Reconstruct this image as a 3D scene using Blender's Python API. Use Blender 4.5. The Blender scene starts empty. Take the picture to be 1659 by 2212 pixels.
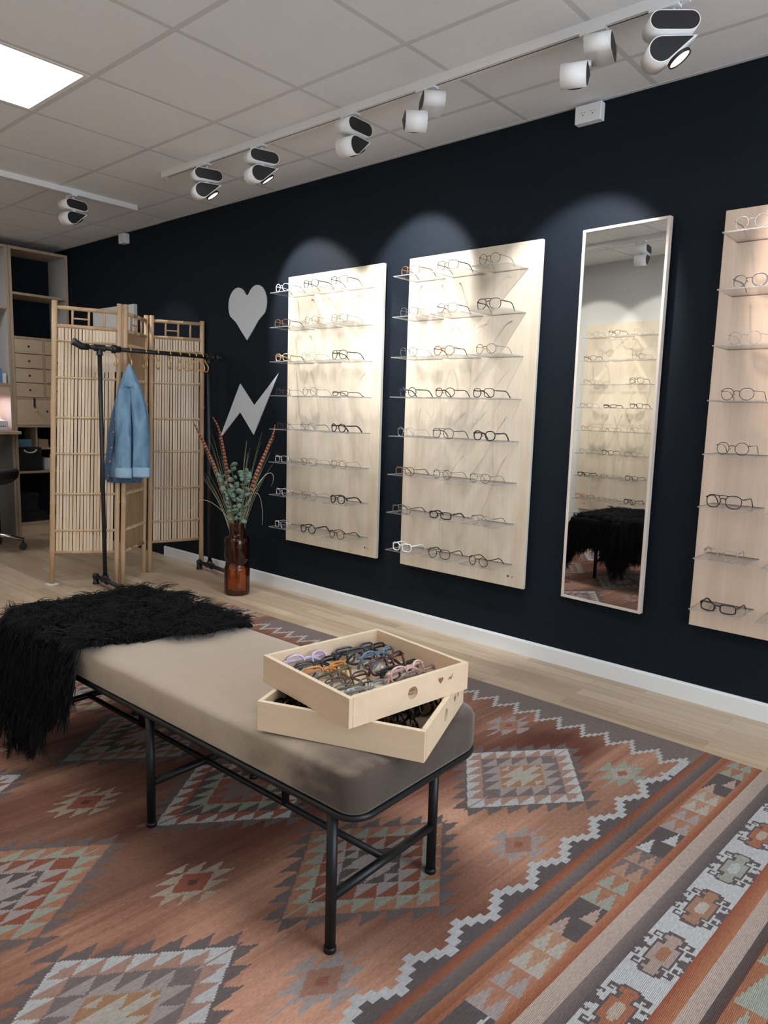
import bpy, bmesh, math, random
import numpy as np
from mathutils import Vector, Matrix, noise

S = bpy.context.scene
COL = S.collection
PI = math.pi

# ---------------------------------------------------------------- camera
def make_camera():
    f, yaw, pitch, roll = 1545.5, math.radians(-41.2024), math.radians(-7.9364), math.radians(1.6948)
    cy, sy, cp, sp = math.cos(yaw), math.sin(yaw), math.cos(pitch), math.sin(pitch)
    F = Vector((sy*cp, cy*cp, sp)); r = Vector((cy, -sy, 0)); u = r.cross(F)
    R = r*math.cos(roll) + u*math.sin(roll); U = -r*math.sin(roll) + u*math.cos(roll)
    cd = bpy.data.cameras.new('camera'); co = bpy.data.objects.new('camera', cd); COL.objects.link(co)
    cd.sensor_fit = 'HORIZONTAL'; cd.sensor_width = 36.0; cd.lens = f/1659.0*36.0
    cd.clip_start = 0.02; cd.clip_end = 60
    m = Matrix(((R.x, U.x, -F.x, 0.5219), (R.y, U.y, -F.y, -3.0817), (R.z, U.z, -F.z, 1.1826), (0, 0, 0, 1)))
    co.matrix_world = m
    S.camera = co
make_camera()

# ---------------------------------------------------------------- world and light
W = bpy.data.worlds.new('world'); S.world = W; W.use_nodes = True
W.node_tree.nodes['Background'].inputs[0].default_value = (0.72, 0.84, 1.0, 1)
W.node_tree.nodes['Background'].inputs[1].default_value = 1.6
S.view_settings.view_transform = 'Standard'; S.view_settings.look = 'None'
S.view_settings.gamma = 1.0; S.view_settings.use_curve_mapping = False
S.view_settings.exposure = 0.0
S.cycles.max_bounces = 8; S.cycles.diffuse_bounces = 4; S.cycles.glossy_bounces = 4
S.cycles.transmission_bounces = 6; S.cycles.transparent_max_bounces = 24
S.cycles.sample_clamp_indirect = 4.0
S.cycles.caustics_reflective = False; S.cycles.caustics_refractive = False
S.cycles.use_denoising = True

PANEL_E = 19.0            # ceiling panel radiance
SPOT_W = 108.0            # track spotlight power

def area(name, loc, rot, sx, sy, power, col, portal=False):
    ld = bpy.data.lights.new(name, 'AREA'); ld.shape = 'RECTANGLE'; ld.size = sx; ld.size_y = sy
    ld.energy = power; ld.color = col
    if portal: ld.cycles.is_portal = True
    o = bpy.data.objects.new(name, ld); o.location = loc; o.rotation_euler = rot; COL.objects.link(o); return o
# daylight through the shop window behind the camera on the right
area('window_daylight', (2.98, -1.6, 1.35), (0, math.radians(90), 0), 1.9, 2.3, 75, (0.80, 0.90, 1.0))

# ---------------------------------------------------------------- materials
def lin(c):
    return tuple(((x/255)/12.92 if x/255 <= 0.04045 else ((x/255+0.055)/1.055)**2.4) for x in c)
def N(nt, t, **k):
    n = nt.nodes.new(t)
    for a, v in k.items():
        if a in n.inputs.keys(): n.inputs[a].default_value = v
        else: setattr(n, a, v)
    return n
def mat(name, col=(0.5, 0.5, 0.5), rough=0.5, metal=0.0, spec=0.5, coat=0.0, sheen=0.0, bump=None, var=None, emis=None, alpha=None):
    """plain procedural material: colour with a little noise variation and a noise bump"""
    m = bpy.data.materials.new(name); m.use_nodes = True; nt = m.node_tree
    b = nt.nodes['Principled BSDF']
    c = (*col, 1)
    b.inputs['Base Color'].default_value = c; b.inputs['Roughness'].default_value = rough
    b.inputs['Metallic'].default_value = metal; b.inputs['Specular IOR Level'].default_value = spec
    b.inputs['Coat Weight'].default_value = coat; b.inputs['Sheen Weight'].default_value = sheen
    if emis:
        b.inputs['Emission Color'].default_value = (*emis[0], 1); b.inputs['Emission Strength'].default_value = emis[1]
    if var or bump:
        tc = N(nt, 'ShaderNodeTexCoord')
        mp = N(nt, 'ShaderNodeMapping'); nt.links.new(tc.outputs['Object'], mp.inputs[0])
        sc = (var or bump)[1]; mp.inputs['Scale'].default_value = sc if isinstance(sc, tuple) else (sc, sc, sc)
        nz = N(nt, 'ShaderNodeTexNoise', Scale=1.0, Detail=4.0); nt.links.new(mp.outputs[0], nz.inputs['Vector'])
    if var:
        mx = N(nt, 'ShaderNodeMix', data_type='RGBA'); k = var[0]
        mx.inputs[6].default_value = (*[max(0, x*(1-k)) for x in col], 1); mx.inputs[7].default_value = (*[min(1, x*(1+k)) for x in col], 1)
        nt.links.new(nz.outputs[0], mx.inputs[0]); nt.links.new(mx.outputs[2], b.inputs['Base Color'])
    if bump:
        if bump[1] != (var or bump)[1]:
            mp2 = N(nt, 'ShaderNodeMapping'); nt.links.new(tc.outputs['Object'], mp2.inputs[0])
            s2 = bump[1]; mp2.inputs['Scale'].default_value = s2 if isinstance(s2, tuple) else (s2, s2, s2)
            nz = N(nt, 'ShaderNodeTexNoise', Scale=1.0, Detail=3.0); nt.links.new(mp2.outputs[0], nz.inputs['Vector'])
        bp = N(nt, 'ShaderNodeBump', Strength=bump[0], Distance=0.01)
        nt.links.new(nz.outputs[0], bp.inputs['Height']); nt.links.new(bp.outputs[0], b.inputs['Normal'])
    return m
def clear(name, tint=(0.95, 0.97, 0.98), diff=0.0, dcol=(0.8, 0.8, 0.8), gloss=0.1, rough=0.02):
    """thin clear sheet: transparent, fresnel reflection and a little haze; no refraction needed"""
    m = bpy.data.materials.new(name); m.use_nodes = True; nt = m.node_tree
    nt.nodes.remove(nt.nodes['Principled BSDF']); out = nt.nodes['Material Output']
    t = N(nt, 'ShaderNodeBsdfTransparent'); t.inputs[0].default_value = (*tint, 1)
    d = N(nt, 'ShaderNodeBsdfDiffuse'); d.inputs[0].default_value = (*dcol, 1)
    g = N(nt, 'ShaderNodeBsdfGlossy'); g.inputs['Roughness'].default_value = rough
    m1 = N(nt, 'ShaderNodeMixShader'); m1.inputs[0].default_value = diff
    nt.links.new(t.outputs[0], m1.inputs[1]); nt.links.new(d.outputs[0], m1.inputs[2])
    lw = N(nt, 'ShaderNodeFresnel'); lw.inputs[0].default_value = 1.45
    mu = N(nt, 'ShaderNodeMath', operation='MULTIPLY'); nt.links.new(lw.outputs[0], mu.inputs[0]); mu.inputs[1].default_value = gloss*10
    mu.use_clamp = True
    m2 = N(nt, 'ShaderNodeMixShader'); nt.links.new(mu.outputs[0], m2.inputs[0])
    nt.links.new(m1.outputs[0], m2.inputs[1]); nt.links.new(g.outputs[0], m2.inputs[2])
    nt.links.new(m2.outputs[0], out.inputs[0])
    return m

M = {}
M['wall_dark'] = mat('wall_dark', (0.0053, 0.0090, 0.0146), 0.7, spec=0.15, bump=(0.15, 140.0))
M['wall_white'] = mat('wall_white', (0.62, 0.62, 0.60), 0.8, bump=(0.08, 120.0))
M['trim_white'] = mat('trim_white', (0.74, 0.76, 0.77), 0.35)
M['tile'] = mat('ceiling_tile', (0.78, 0.78, 0.80), 0.9, var=(0.03, 3.0), bump=(0.1, 250.0))
M['grid'] = mat('ceiling_grid', (0.60, 0.59, 0.60), 0.6)
M['white_paint'] = mat('white_paint', (0.82, 0.82, 0.83), 0.4)
M['white_plastic'] = mat('white_plastic', (0.78, 0.80, 0.83), 0.3)
M['black'] = mat('matte_black', (0.012, 0.012, 0.014), 0.5)
M['black_metal'] = mat('black_metal', (0.007, 0.0075, 0.009), 0.4, spec=0.35)
M['pipe'] = mat('iron_pipe', (0.03, 0.032, 0.036), 0.45, metal=0.6, var=(0.4, 30.0), bump=(0.1, 60.0))
M['brass'] = mat('brass', (0.80, 0.50, 0.18), 0.38, metal=0.75)
M['chrome'] = mat('chrome', (0.75, 0.76, 0.78), 0.15, metal=1.0)
M['decal'] = mat('decal_grey', (0.60, 0.63, 0.67), 0.6)
M['paper'] = mat('paper', (0.8, 0.8, 0.8), 0.7)
M['blue'] = mat('blue_card', (0.12, 0.28, 0.6), 0.5)
M['teal'] = mat('teal_print', (0.16, 0.33, 0.47), 0.4)
M['cloth_black'] = mat('black_felt', (0.012, 0.013, 0.016), 0.9, bump=(0.3, 300.0))
M['pink_light'] = mat('pink_lit_niche', (0.8, 0.6, 0.58), 0.6)  # pink light of the niche put into the panel colour
M['fur_skin'] = mat('fur_skin', (0.006, 0.006, 0.008), 0.9)
M['fur'] = mat('fur', (0.0045, 0.0045, 0.006), 0.5, spec=0.14)
M['mirror'] = mat('mirror', (0.80, 0.815, 0.81), 0.01, metal=1.0)
M['acryl'] = clear('acrylic', (0.985, 0.988, 0.99), 0.012, (0.8, 0.85, 0.9), 0.045)
M['acryl_edge'] = clear('acrylic_edge', (0.72, 0.74, 0.76), 0.28, (0.62, 0.68, 0.74), 0.08, 0.15)
M['lens'] = clear('lens', (0.975, 0.98, 0.978), 0.0, gloss=0.045)
M['hole'] = mat('pilot_hole', (0.01, 0.008, 0.006), 0.9)
M['tag'] = mat('lens_glint', (0.85, 0.87, 0.9), 0.5)  # white of the small square reflections on the lenses
M['copper'] = mat('copper_button', (0.55, 0.25, 0.12), 0.35, metal=0.9)
M['rope'] = mat('white_rope', (0.75, 0.72, 0.66), 0.8, bump=(0.4, 200.0))
M['amber'] = clear('amber_glass', (0.80, 0.38, 0.16), 0.10, (0.30, 0.075, 0.02), 0.11, 0.04)
M['amber_dark'] = clear('amber_glass_dark', (0.50, 0.26, 0.19), 0.10, (0.10, 0.03, 0.018), 0.11, 0.04)

def wood_mat(name, c1, c2, axis, ring=18.0, rough=0.5, figure=0.35, blotch=None):
    """wood with long grain along one axis"""
    m = bpy.data.materials.new(name); m.use_nodes = True; nt = m.node_tree; b = nt.nodes['Principled BSDF']
    b.inputs['Roughness'].default_value = rough; b.inputs['Specular IOR Level'].default_value = 0.35
    tc = N(nt, 'ShaderNodeTexCoord'); mp = N(nt, 'ShaderNodeMapping'); nt.links.new(tc.outputs['Object'], mp.inputs[0])
    sc = [ring]*3; sc[axis] = ring*0.09; mp.inputs['Scale'].default_value = sc
    n1 = N(nt, 'ShaderNodeTexNoise', Scale=1.0, Detail=6.0, Roughness=0.6); n1.inputs['Distortion'].default_value = 0.6
    nt.links.new(mp.outputs[0], n1.inputs['Vector'])
    mp2 = N(nt, 'ShaderNodeMapping'); nt.links.new(tc.outputs['Object'], mp2.inputs[0])
    sc = [ring*9]*3; sc[axis] = ring*0.4; mp2.inputs['Scale'].default_value = sc
    n2 = N(nt, 'ShaderNodeTexNoise', Scale=1.0, Detail=3.0); nt.links.new(mp2.outputs[0], n2.inputs['Vector'])
    ad = N(nt, 'ShaderNodeMath', operation='MULTIPLY_ADD'); nt.links.new(n2.outputs[0], ad.inputs[0]); ad.inputs[1].default_value = figure; nt.links.new(n1.outputs[0], ad.inputs[2])
    rp = N(nt, 'ShaderNodeValToRGB'); nt.links.new(ad.outputs[0], rp.inputs[0])
    rp.color_ramp.elements[0].position = 0.38+figure*0.3; rp.color_ramp.elements[1].position = 0.72+figure*0.45
    rp.color_ramp.elements[0].color = (*c1, 1); rp.color_ramp.elements[1].color = (*c2, 1)
    nt.links.new(rp.outputs[0], b.inputs['Base Color'])
    return m
M['birch'] = wood_mat('birch_board', (0.67, 0.59, 0.48), (0.55, 0.46, 0.345), 2, 9.0)
M['birch_warm_lit'] = wood_mat('birch_board_warm_lit', (0.68, 0.54, 0.43), (0.58, 0.43, 0.33), 2, 9.0)  # same boards, pinkish cast of the warm light mixed into the wood colour
M['birch_edge'] = wood_mat('birch_edge', (0.62, 0.60, 0.56), (0.5, 0.47, 0.42), 2, 9.0)
M['mirror_frame'] = wood_mat('mirror_frame_wood', (0.66, 0.58, 0.52), (0.58, 0.49, 0.43), 2, 12.0)
M['tray'] = wood_mat('tray_wood', (0.76, 0.585, 0.42), (0.68, 0.505, 0.345), 0, 7.0, 0.45)
M['tray_edge'] = wood_mat('tray_edge', (0.80, 0.68, 0.50), (0.70, 0.58, 0.42), 0, 9.0, 0.5)
M['ply'] = wood_mat('plywood', (0.52, 0.40, 0.29), (0.42, 0.31, 0.21), 2, 12.0)
M['ply_light'] = wood_mat('plywood_light', (0.66, 0.52, 0.37), (0.60, 0.46, 0.32), 1, 8.0)
M['laminate'] = mat('laminate_panel', (0.56, 0.55, 0.54), 0.5)
M['bamboo'] = wood_mat('bamboo', (0.62, 0.44, 0.28), (0.46, 0.30, 0.17), 2, 10.0, 0.4)
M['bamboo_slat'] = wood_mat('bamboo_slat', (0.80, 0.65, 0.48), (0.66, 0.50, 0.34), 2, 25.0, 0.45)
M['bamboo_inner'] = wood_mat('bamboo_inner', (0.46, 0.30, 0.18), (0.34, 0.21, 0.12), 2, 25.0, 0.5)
M['binding'] = mat('rattan_binding', (0.66, 0.50, 0.30), 0.5, var=(0.3, 40.0))

def floor_mat():
    m = bpy.data.materials.new('oak_parquet'); m.use_nodes = True; nt = m.node_tree; b = nt.nodes['Principled BSDF']
    b.inputs['Roughness'].default_value = 0.36; b.inputs['Specular IOR Level'].default_value = 0.45
    tc = N(nt, 'ShaderNodeTexCoord')
    br = N(nt, 'ShaderNodeTexBrick'); nt.links.new(tc.outputs['Object'], br.inputs['Vector'])
    br.inputs['Scale'].default_value = 1.0; br.inputs['Brick Width'].default_value = 0.58; br.inputs['Row Height'].default_value = 0.071
    br.inputs['Mortar Size'].default_value = 0.0006; br.inputs['Mortar Smooth'].default_value = 0.2; br.inputs['Bias'].default_value = 0.0
    br.offset = 0.37; br.offset_frequency = 2; br.squash = 1.0
    br.inputs['Color1'].default_value = (0.0, 0.0, 0.0, 1); br.inputs['Color2'].default_value = (1, 1, 1, 1); br.inputs['Mortar'].default_value = (0.0, 0, 0, 1)
    rp = N(nt, 'ShaderNodeValToRGB'); nt.links.new(br.outputs['Color'], rp.inputs[0])
    e = rp.color_ramp.elements; e[0].position = 0.0; e[0].color = (0.42, 0.315, 0.22, 1); e[1].position = 1.0; e[1].color = (0.60, 0.475, 0.345, 1)
    x = rp.color_ramp.elements.new(0.5); x.color = (0.52, 0.40, 0.285, 1)
    mp = N(nt, 'ShaderNodeMapping'); nt.links.new(tc.outputs['Object'], mp.inputs[0]); mp.inputs['Scale'].default_value = (2.2, 38, 1)
    nz = N(nt, 'ShaderNodeTexNoise', Scale=1.0, Detail=6.0, Roughness=0.65); nt.links.new(mp.outputs[0], nz.inputs['Vector'])
    mx = N(nt, 'ShaderNodeMix', data_type='RGBA', blend_type='MULTIPLY'); mx.inputs[0].default_value = 1.0
    r2 = N(nt, 'ShaderNodeValToRGB'); nt.links.new(nz.outputs[0], r2.inputs[0])
    r2.color_ramp.elements[0].position = 0.3; r2.color_ramp.elements[0].color = (0.80, 0.78, 0.75, 1)
    r2.color_ramp.elements[1].position = 0.65; r2.color_ramp.elements[1].color = (1.06, 1.05, 1.04, 1)
    nt.links.new(rp.outputs[0], mx.inputs[6]); nt.links.new(r2.outputs[0], mx.inputs[7])
    m2 = N(nt, 'ShaderNodeMix', data_type='RGBA'); nt.links.new(br.outputs['Fac'], m2.inputs[0])
    nt.links.new(mx.outputs[2], m2.inputs[6]); m2.inputs[7].default_value = (0.20, 0.13, 0.08, 1)
    nt.links.new(m2.outputs[2], b.inputs['Base Color'])
    return m
M['floor'] = floor_mat()

def velvet_mat():
    m = bpy.data.materials.new('suede_velvet'); m.use_nodes = True; nt = m.node_tree; b = nt.nodes['Principled BSDF']
    b.inputs['Roughness'].default_value = 0.85; b.inputs['Sheen Weight'].default_value = 0.45; b.inputs['Sheen Roughness'].default_value = 0.4
    b.inputs['Specular IOR Level'].default_value = 0.15
    tc = N(nt, 'ShaderNodeTexCoord'); sp = N(nt, 'ShaderNodeSeparateXYZ'); nt.links.new(tc.outputs['Object'], sp.inputs[0])
    mp = N(nt, 'ShaderNodeMapping'); nt.links.new(tc.outputs['Object'], mp.inputs[0]); mp.inputs['Scale'].default_value = (4.5, 6.0, 7.0)
    nz = N(nt, 'ShaderNodeTexNoise', Scale=1.0, Detail=4.0, Roughness=0.55); nz.inputs['Distortion'].default_value = 0.9
    nt.links.new(mp.outputs[0], nz.inputs['Vector'])
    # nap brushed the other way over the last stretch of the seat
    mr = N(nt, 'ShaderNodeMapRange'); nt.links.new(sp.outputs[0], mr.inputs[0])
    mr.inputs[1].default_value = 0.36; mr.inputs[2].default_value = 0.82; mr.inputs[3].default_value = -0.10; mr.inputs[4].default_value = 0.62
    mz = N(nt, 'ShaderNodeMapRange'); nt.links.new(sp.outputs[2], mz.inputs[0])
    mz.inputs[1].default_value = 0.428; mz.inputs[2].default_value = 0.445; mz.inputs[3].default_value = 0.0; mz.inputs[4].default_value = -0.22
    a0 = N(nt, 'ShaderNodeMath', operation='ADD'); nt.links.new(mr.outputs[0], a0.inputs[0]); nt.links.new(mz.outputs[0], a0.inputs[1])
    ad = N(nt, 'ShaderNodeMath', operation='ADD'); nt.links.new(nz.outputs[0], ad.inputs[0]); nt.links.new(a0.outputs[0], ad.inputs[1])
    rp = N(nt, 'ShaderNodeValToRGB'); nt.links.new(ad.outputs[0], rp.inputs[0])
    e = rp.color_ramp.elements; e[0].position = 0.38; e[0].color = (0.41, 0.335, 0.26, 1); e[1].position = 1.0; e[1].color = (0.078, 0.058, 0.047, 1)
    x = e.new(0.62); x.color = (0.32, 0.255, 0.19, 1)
    nt.links.new(rp.outputs[0], b.inputs['Base Color'])
    n3 = N(nt, 'ShaderNodeTexNoise', Scale=9.0, Detail=3.0); nt.links.new(tc.outputs['Object'], n3.inputs['Vector'])
    bp = N(nt, 'ShaderNodeBump', Strength=0.25, Distance=0.02); nt.links.new(n3.outputs[0], bp.inputs['Height']); nt.links.new(bp.outputs[0], b.inputs['Normal'])
    return m
M['velvet'] = velvet_mat()

def denim_mat():
    m = bpy.data.materials.new('denim'); m.use_nodes = True; nt = m.node_tree; b = nt.nodes['Principled BSDF']
    b.inputs['Roughness'].default_value = 0.9; b.inputs['Specular IOR Level'].default_value = 0.1
    tc = N(nt, 'ShaderNodeTexCoord'); mp = N(nt, 'ShaderNodeMapping'); nt.links.new(tc.outputs['Object'], mp.inputs[0]); mp.inputs['Scale'].default_value = (14, 14, 5)
    nz = N(nt, 'ShaderNodeTexNoise', Scale=1.0, Detail=5.0); nt.links.new(mp.outputs[0], nz.inputs['Vector'])
    rp = N(nt, 'ShaderNodeValToRGB'); nt.links.new(nz.outputs[0], rp.inputs[0])
    rp.color_ramp.elements[0].position = 0.3; rp.color_ramp.elements[0].color = (0.085, 0.165, 0.27, 1)
    rp.color_ramp.elements[1].position = 0.65; rp.color_ramp.elements[1].color = (0.23, 0.385, 0.53, 1)
    nt.links.new(rp.outputs[0], b.inputs['Base Color'])
    bp = N(nt, 'ShaderNodeBump', Strength=0.3, Distance=0.01); nt.links.new(nz.outputs[0], bp.inputs['Height']); nt.links.new(bp.outputs[0], b.inputs['Normal'])
    return m
M['denim'] = denim_mat()
M['denim_cuff'] = mat('denim_inside', (0.30, 0.46, 0.62), 0.9, var=(0.15, 30.0))
M['denim_dark'] = mat('denim_dark', (0.055, 0.11, 0.20), 0.9, var=(0.4, 40.0))

# ---------------------------------------------------------------- mesh builder
class MB:
    def __init__(s): s.v = []; s.f = []; s.m = []; s.sm = []
    def add(s, vs, fs, mi=0, smooth=False):
        o = len(s.v); s.v += [tuple(v) for v in vs]
        for f in fs: s.f.append(tuple(i+o for i in f)); s.m.append(mi); s.sm.append(smooth)
        return s
    def box(s, a, b, mi=0, mis=None):
        x0, y0, z0 = a; x1, y1, z1 = b
        vs = [(x0,y0,z0),(x1,y0,z0),(x1,y1,z0),(x0,y1,z0),(x0,y0,z1),(x1,y0,z1),(x1,y1,z1),(x0,y1,z1)]
        fs = [(0,3,2,1),(4,5,6,7),(0,1,5,4),(1,2,6,5),(2,3,7,6),(3,0,4,7)]
        if mis is None: return s.add(vs, fs, mi)
        o = len(s.v); s.v += vs
        for f, k in zip(fs, mis): s.f.append(tuple(i+o for i in f)); s.m.append(k); s.sm.append(False)   # order: bottom top -y +x +y -x
        return s
    def tube(s, pts, r, n=10, closed=False, mi=0, caps=True, flat=1.0, up=None):
        pts = [Vector(p) for p in pts]; k = len(pts)
        rs = r if isinstance(r, (list, tuple)) else [r]*k
        T = []
        for i in range(k):
            if closed: t = pts[(i+1) % k]-pts[i-1]
            else: t = pts[min(i+1, k-1)]-pts[max(i-1, 0)]
            T.append(t.normalized())
        nrm = Vector(up) if up is not None else (Vector((0, 0, 1)) if abs(T[0].z) < 0.9 else Vector((1, 0, 0)))
        vs = []; nrm = (nrm-T[0]*nrm.dot(T[0])).normalized()
        for i in range(k):
            nrm = nrm-T[i]*nrm.dot(T[i])
            nrm = nrm.normalized() if nrm.length > 1e-6 else T[i].orthogonal().normalized()
            bn = T[i].cross(nrm)
            for j in range(n):
                a = 2*PI*j/n
                vs.append(pts[i]+nrm*math.cos(a)*rs[i]+bn*math.sin(a)*rs[i]*flat)
        fs = []
        for i in range(k if closed else k-1):
            a = i*n; b = ((i+1) % k)*n
            for j in range(n): fs.append((a+j, a+(j+1) % n, b+(j+1) % n, b+j))
        s.add(vs, fs, mi, True)
        if caps and not closed:
            o = len(s.v)-len(vs)
            s.f.append(tuple(o+j for j in range(n-1, -1, -1))); s.m.append(mi); s.sm.append(False)
            s.f.append(tuple(o+(k-1)*n+j for j in range(n))); s.m.append(mi); s.sm.append(False)
        return s
    def lathe(s, prof, n=32, c=(0, 0, 0), mi=0, smooth=True):
        vs = []
        for r, z in prof:
            for j in range(n):
                a = 2*PI*j/n; vs.append((c[0]+r*math.cos(a), c[1]+r*math.sin(a), c[2]+z))
        fs = []
        for i in range(len(prof)-1):
            for j in range(n): fs.append((i*n+j, i*n+(j+1) % n, (i+1)*n+(j+1) % n, (i+1)*n+j))
        return s.add(vs, fs, mi, smooth)
    def prism(s, poly, fn, d0, d1, mi=0, cap0=None, cap1=None, smooth=False):
        """poly: list of (a,b); fn(a,b,d)->xyz; sides mi, caps their own material"""
        n = len(poly); vs = [fn(a, b, d0) for a, b in poly]+[fn(a, b, d1) for a, b in poly]
        s.add(vs, [(i, (i+1) % n, n+(i+1) % n, n+i) for i in range(n)], mi, smooth)
        o = len(s.v)-2*n
        s.f.append(tuple(o+i for i in range(n-1, -1, -1))); s.m.append(mi if cap0 is None else cap0); s.sm.append(False)
        s.f.append(tuple(o+n+i for i in range(n))); s.m.append(mi if cap1 is None else cap1); s.sm.append(False)
        return s
    def ball(s, c, r, n=10, mi=0, sq=(1, 1, 1)):
        prof = [(max(1e-4, math.sin(PI*i/n))*r, -math.cos(PI*i/n)*r) for i in range(n+1)]
        vs = []; k = n*2
        for pr_, z in prof:
            for j in range(k):
                a = 2*PI*j/k; vs.append((c[0]+pr_*math.cos(a)*sq[0], c[1]+pr_*math.sin(a)*sq[1], c[2]+z*sq[2]))
        fs = [(i*k+j, i*k+(j+1) % k, (i+1)*k+(j+1) % k, (i+1)*k+j) for i in range(n) for j in range(k)]
        return s.add(vs, fs, mi, True)
    def mesh(s, name, mats):
        me = bpy.data.meshes.new(name); me.from_pydata(s.v, [], s.f)
        for m in mats: me.materials.append(M[m] if isinstance(m, str) else m)
        me.polygons.foreach_set('material_index', s.m); me.polygons.foreach_set('use_smooth', s.sm); me.update()
        return me

def fix_normals(me):
    bm = bmesh.new(); bm.from_mesh(me); bmesh.ops.recalc_face_normals(bm, faces=bm.faces); bm.to_mesh(me); bm.free()
def obj(name, mb, mats, parent=None, loc=None, rot=None, bevel=0.0, kind=None):
    me = mb.mesh(name, mats) if isinstance(mb, MB) else mb
    if isinstance(mb, MB): fix_normals(me)
    o = bpy.data.objects.new(name, me); COL.objects.link(o)
    if parent is not None: o.parent = parent
    if loc is not None: o.location = loc
    if rot is not None: o.rotation_euler = rot
    if bevel:
        bv = o.modifiers.new('bevel', 'BEVEL'); bv.width = bevel; bv.segments = 2; bv.limit_method = 'ANGLE'
    if kind: o['kind'] = kind
    return o
def thing(name, label, cat, loc=(0, 0, 0), rot=(0, 0, 0), group=None):
    o = bpy.data.objects.new(name, None); COL.objects.link(o); o.location = loc; o.rotation_euler = rot
    o.empty_display_size = 0.05
    return tag(o, label, cat, group)
def tag(o, label, cat, group=None):
    o['label'] = label; o['category'] = cat
    if group: o['group'] = group
    return o
def copy_tree(o, parent=None):
    c = o.copy(); COL.objects.link(c); c.parent = parent
    for ch in list(o.children): copy_tree(ch, c)
    return c
def arc(cx, cz, r, a0, a1, n): return [(cx+r*math.cos(a0+(a1-a0)*i/n), cz+r*math.sin(a0+(a1-a0)*i/n)) for i in range(n+1)]
def rounded(x0, y0, x1, y1, r, n=8):
    rs = r if isinstance(r, (list, tuple)) else [r]*4
    return arc(x1-rs[0], y1-rs[0], rs[0], 0, PI/2, n)+arc(x0+rs[1], y1-rs[1], rs[1], PI/2, PI, n)+arc(x0+rs[2], y0+rs[2], rs[2], PI, 1.5*PI, n)+arc(x1-rs[3], y0+rs[3], rs[3], 1.5*PI, 2*PI, n)

# ---------------------------------------------------------------- the room
H = 2.542
X0, X1, Y0, Y1 = -6.35, 3.0, -3.2, 0.0
T = 0.1
obj('floor', MB().box((X0-T, Y0-T, -0.1), (X1+T, Y1+T, 0)), ['floor'], kind='structure')
mb = MB().box((X0-T, 0, 0), (X1+T, T, H+0.1)); mb.box((-4.48, -0.006, 0), (X1, 0, H))
obj('wall_right', mb, ['wall_dark'], kind='structure')
obj('wall_back', MB().box((X0-T, Y0, 0), (X0, 0, H+0.1)), ['wall_dark'], kind='structure')
obj('wall_left', MB().box((X0-T, Y0-T, 0), (X1+T, Y0, H+0.1)), ['wall_white'], kind='structure')
mb = MB().box((X1, Y0, 0), (X1+T, Y1, 0.35)); mb.box((X1, Y0, 2.35), (X1+T, Y1, H+0.1)); mb.box((X1, Y0, 0.35), (X1+T, -2.8, 2.35)); mb.box((X1, -0.4, 0.35), (X1+T, Y1, 2.35))
obj('wall_front', mb, ['wall_white'], kind='structure')
wf = MB()
for a, b in (((X1+.02, -2.8, .35), (X1+.07, -2.74, 2.35)), ((X1+.02, -.46, .35), (X1+.07, -.4, 2.35)), ((X1+.02, -1.63, .41), (X1+.07, -1.57, 2.29)), ((X1+.02, -2.74, .35), (X1+.07, -.46, .41)), ((X1+.02, -2.74, 2.29), (X1+.07, -.46, 2.35))): wf.box(a, b)
w1 = obj('window_1', wf, ['trim_white'], kind='structure')
obj('pane', MB().box((X1+.04, -2.74, .41), (X1+.045, -.46, 2.29)), ['lens'], w1)
obj('baseboard_right', MB().prism([(-0.018, 0), (-0.018, 0.068), (-0.014, 0.077), (-0.006, 0.077), (-0.006, 0)], lambda a, b, d: (d, a, b), -4.48, X1), ['trim_white'], kind='structure')
obj('baseboard_left', MB().box((X0, Y0, 0), (X1, Y0+.014, .077)), ['trim_white'], kind='structure')
# suspended ceiling: grid strips with recessed gap, tiles between
gx0, gy0, ts = -0.7543, -0.2944, 0.6
tiles = MB(); g = 0.0127
xs = [gx0+ts*i for i in range(-10, 8)]; ys = [gy0-ts*j for j in range(-1, 6)]
panels = [(-5, 2), (-1+1, 2), (-9, 2), (3, 2), (-2+2+0, 4)]
panel_cells = {(-4, 2), (0, 2), (4, 2), (-8, 2)}
for i in range(len(xs)-1):
    for j in range(len(ys)-1):
        a, b = xs[i], xs[i+1]; c, d = ys[j+1], ys[j]
        a2, b2 = max(a, X0), min(b, X1); c2, d2 = max(c, Y0), min(d, Y1)
        if b2-a2 < .02 or d2-c2 < .02: continue
        ci = round((a-gx0)/ts)
        cj = round((gy0-d)/ts)
        if (ci, cj) in panel_cells: continue
        tiles.box((a2+(g if a2 == a else 0.002), c2+(g if c2 == c else 0.002), H), (b2-(g if b2 == b else 0.002), d2-(g if d2 == d else 0.002), H+0.02))
tiles.box((X0-T, Y0-T, H+0.02), (X1+T, Y1+T, H+0.12))
obj('ceiling', tiles, ['tile'], kind='structure')
grid = MB()
for x in xs:
    if X0 < x < X1: grid.box((x-.0125, Y0, H+.0006), (x+.0125, Y1, H+.02))
for y in ys:
    if Y0 < y < Y1: grid.box((X0, y-.0125, H+.0009), (X1, y+.0125, H+.0203))
obj('trim_1', grid, ['grid'], kind='structure')
obj('trim_2', MB().box((X0, -.024, H-.003), (X1, 0, H-.0005)).box((X0, Y0, H-.003), (X1, Y0+.024, H-.0005)).box((X0, Y0+.024, H-.003), (X0+.024, -.024, H-.0005)), ['grid'], kind='structure')

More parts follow.
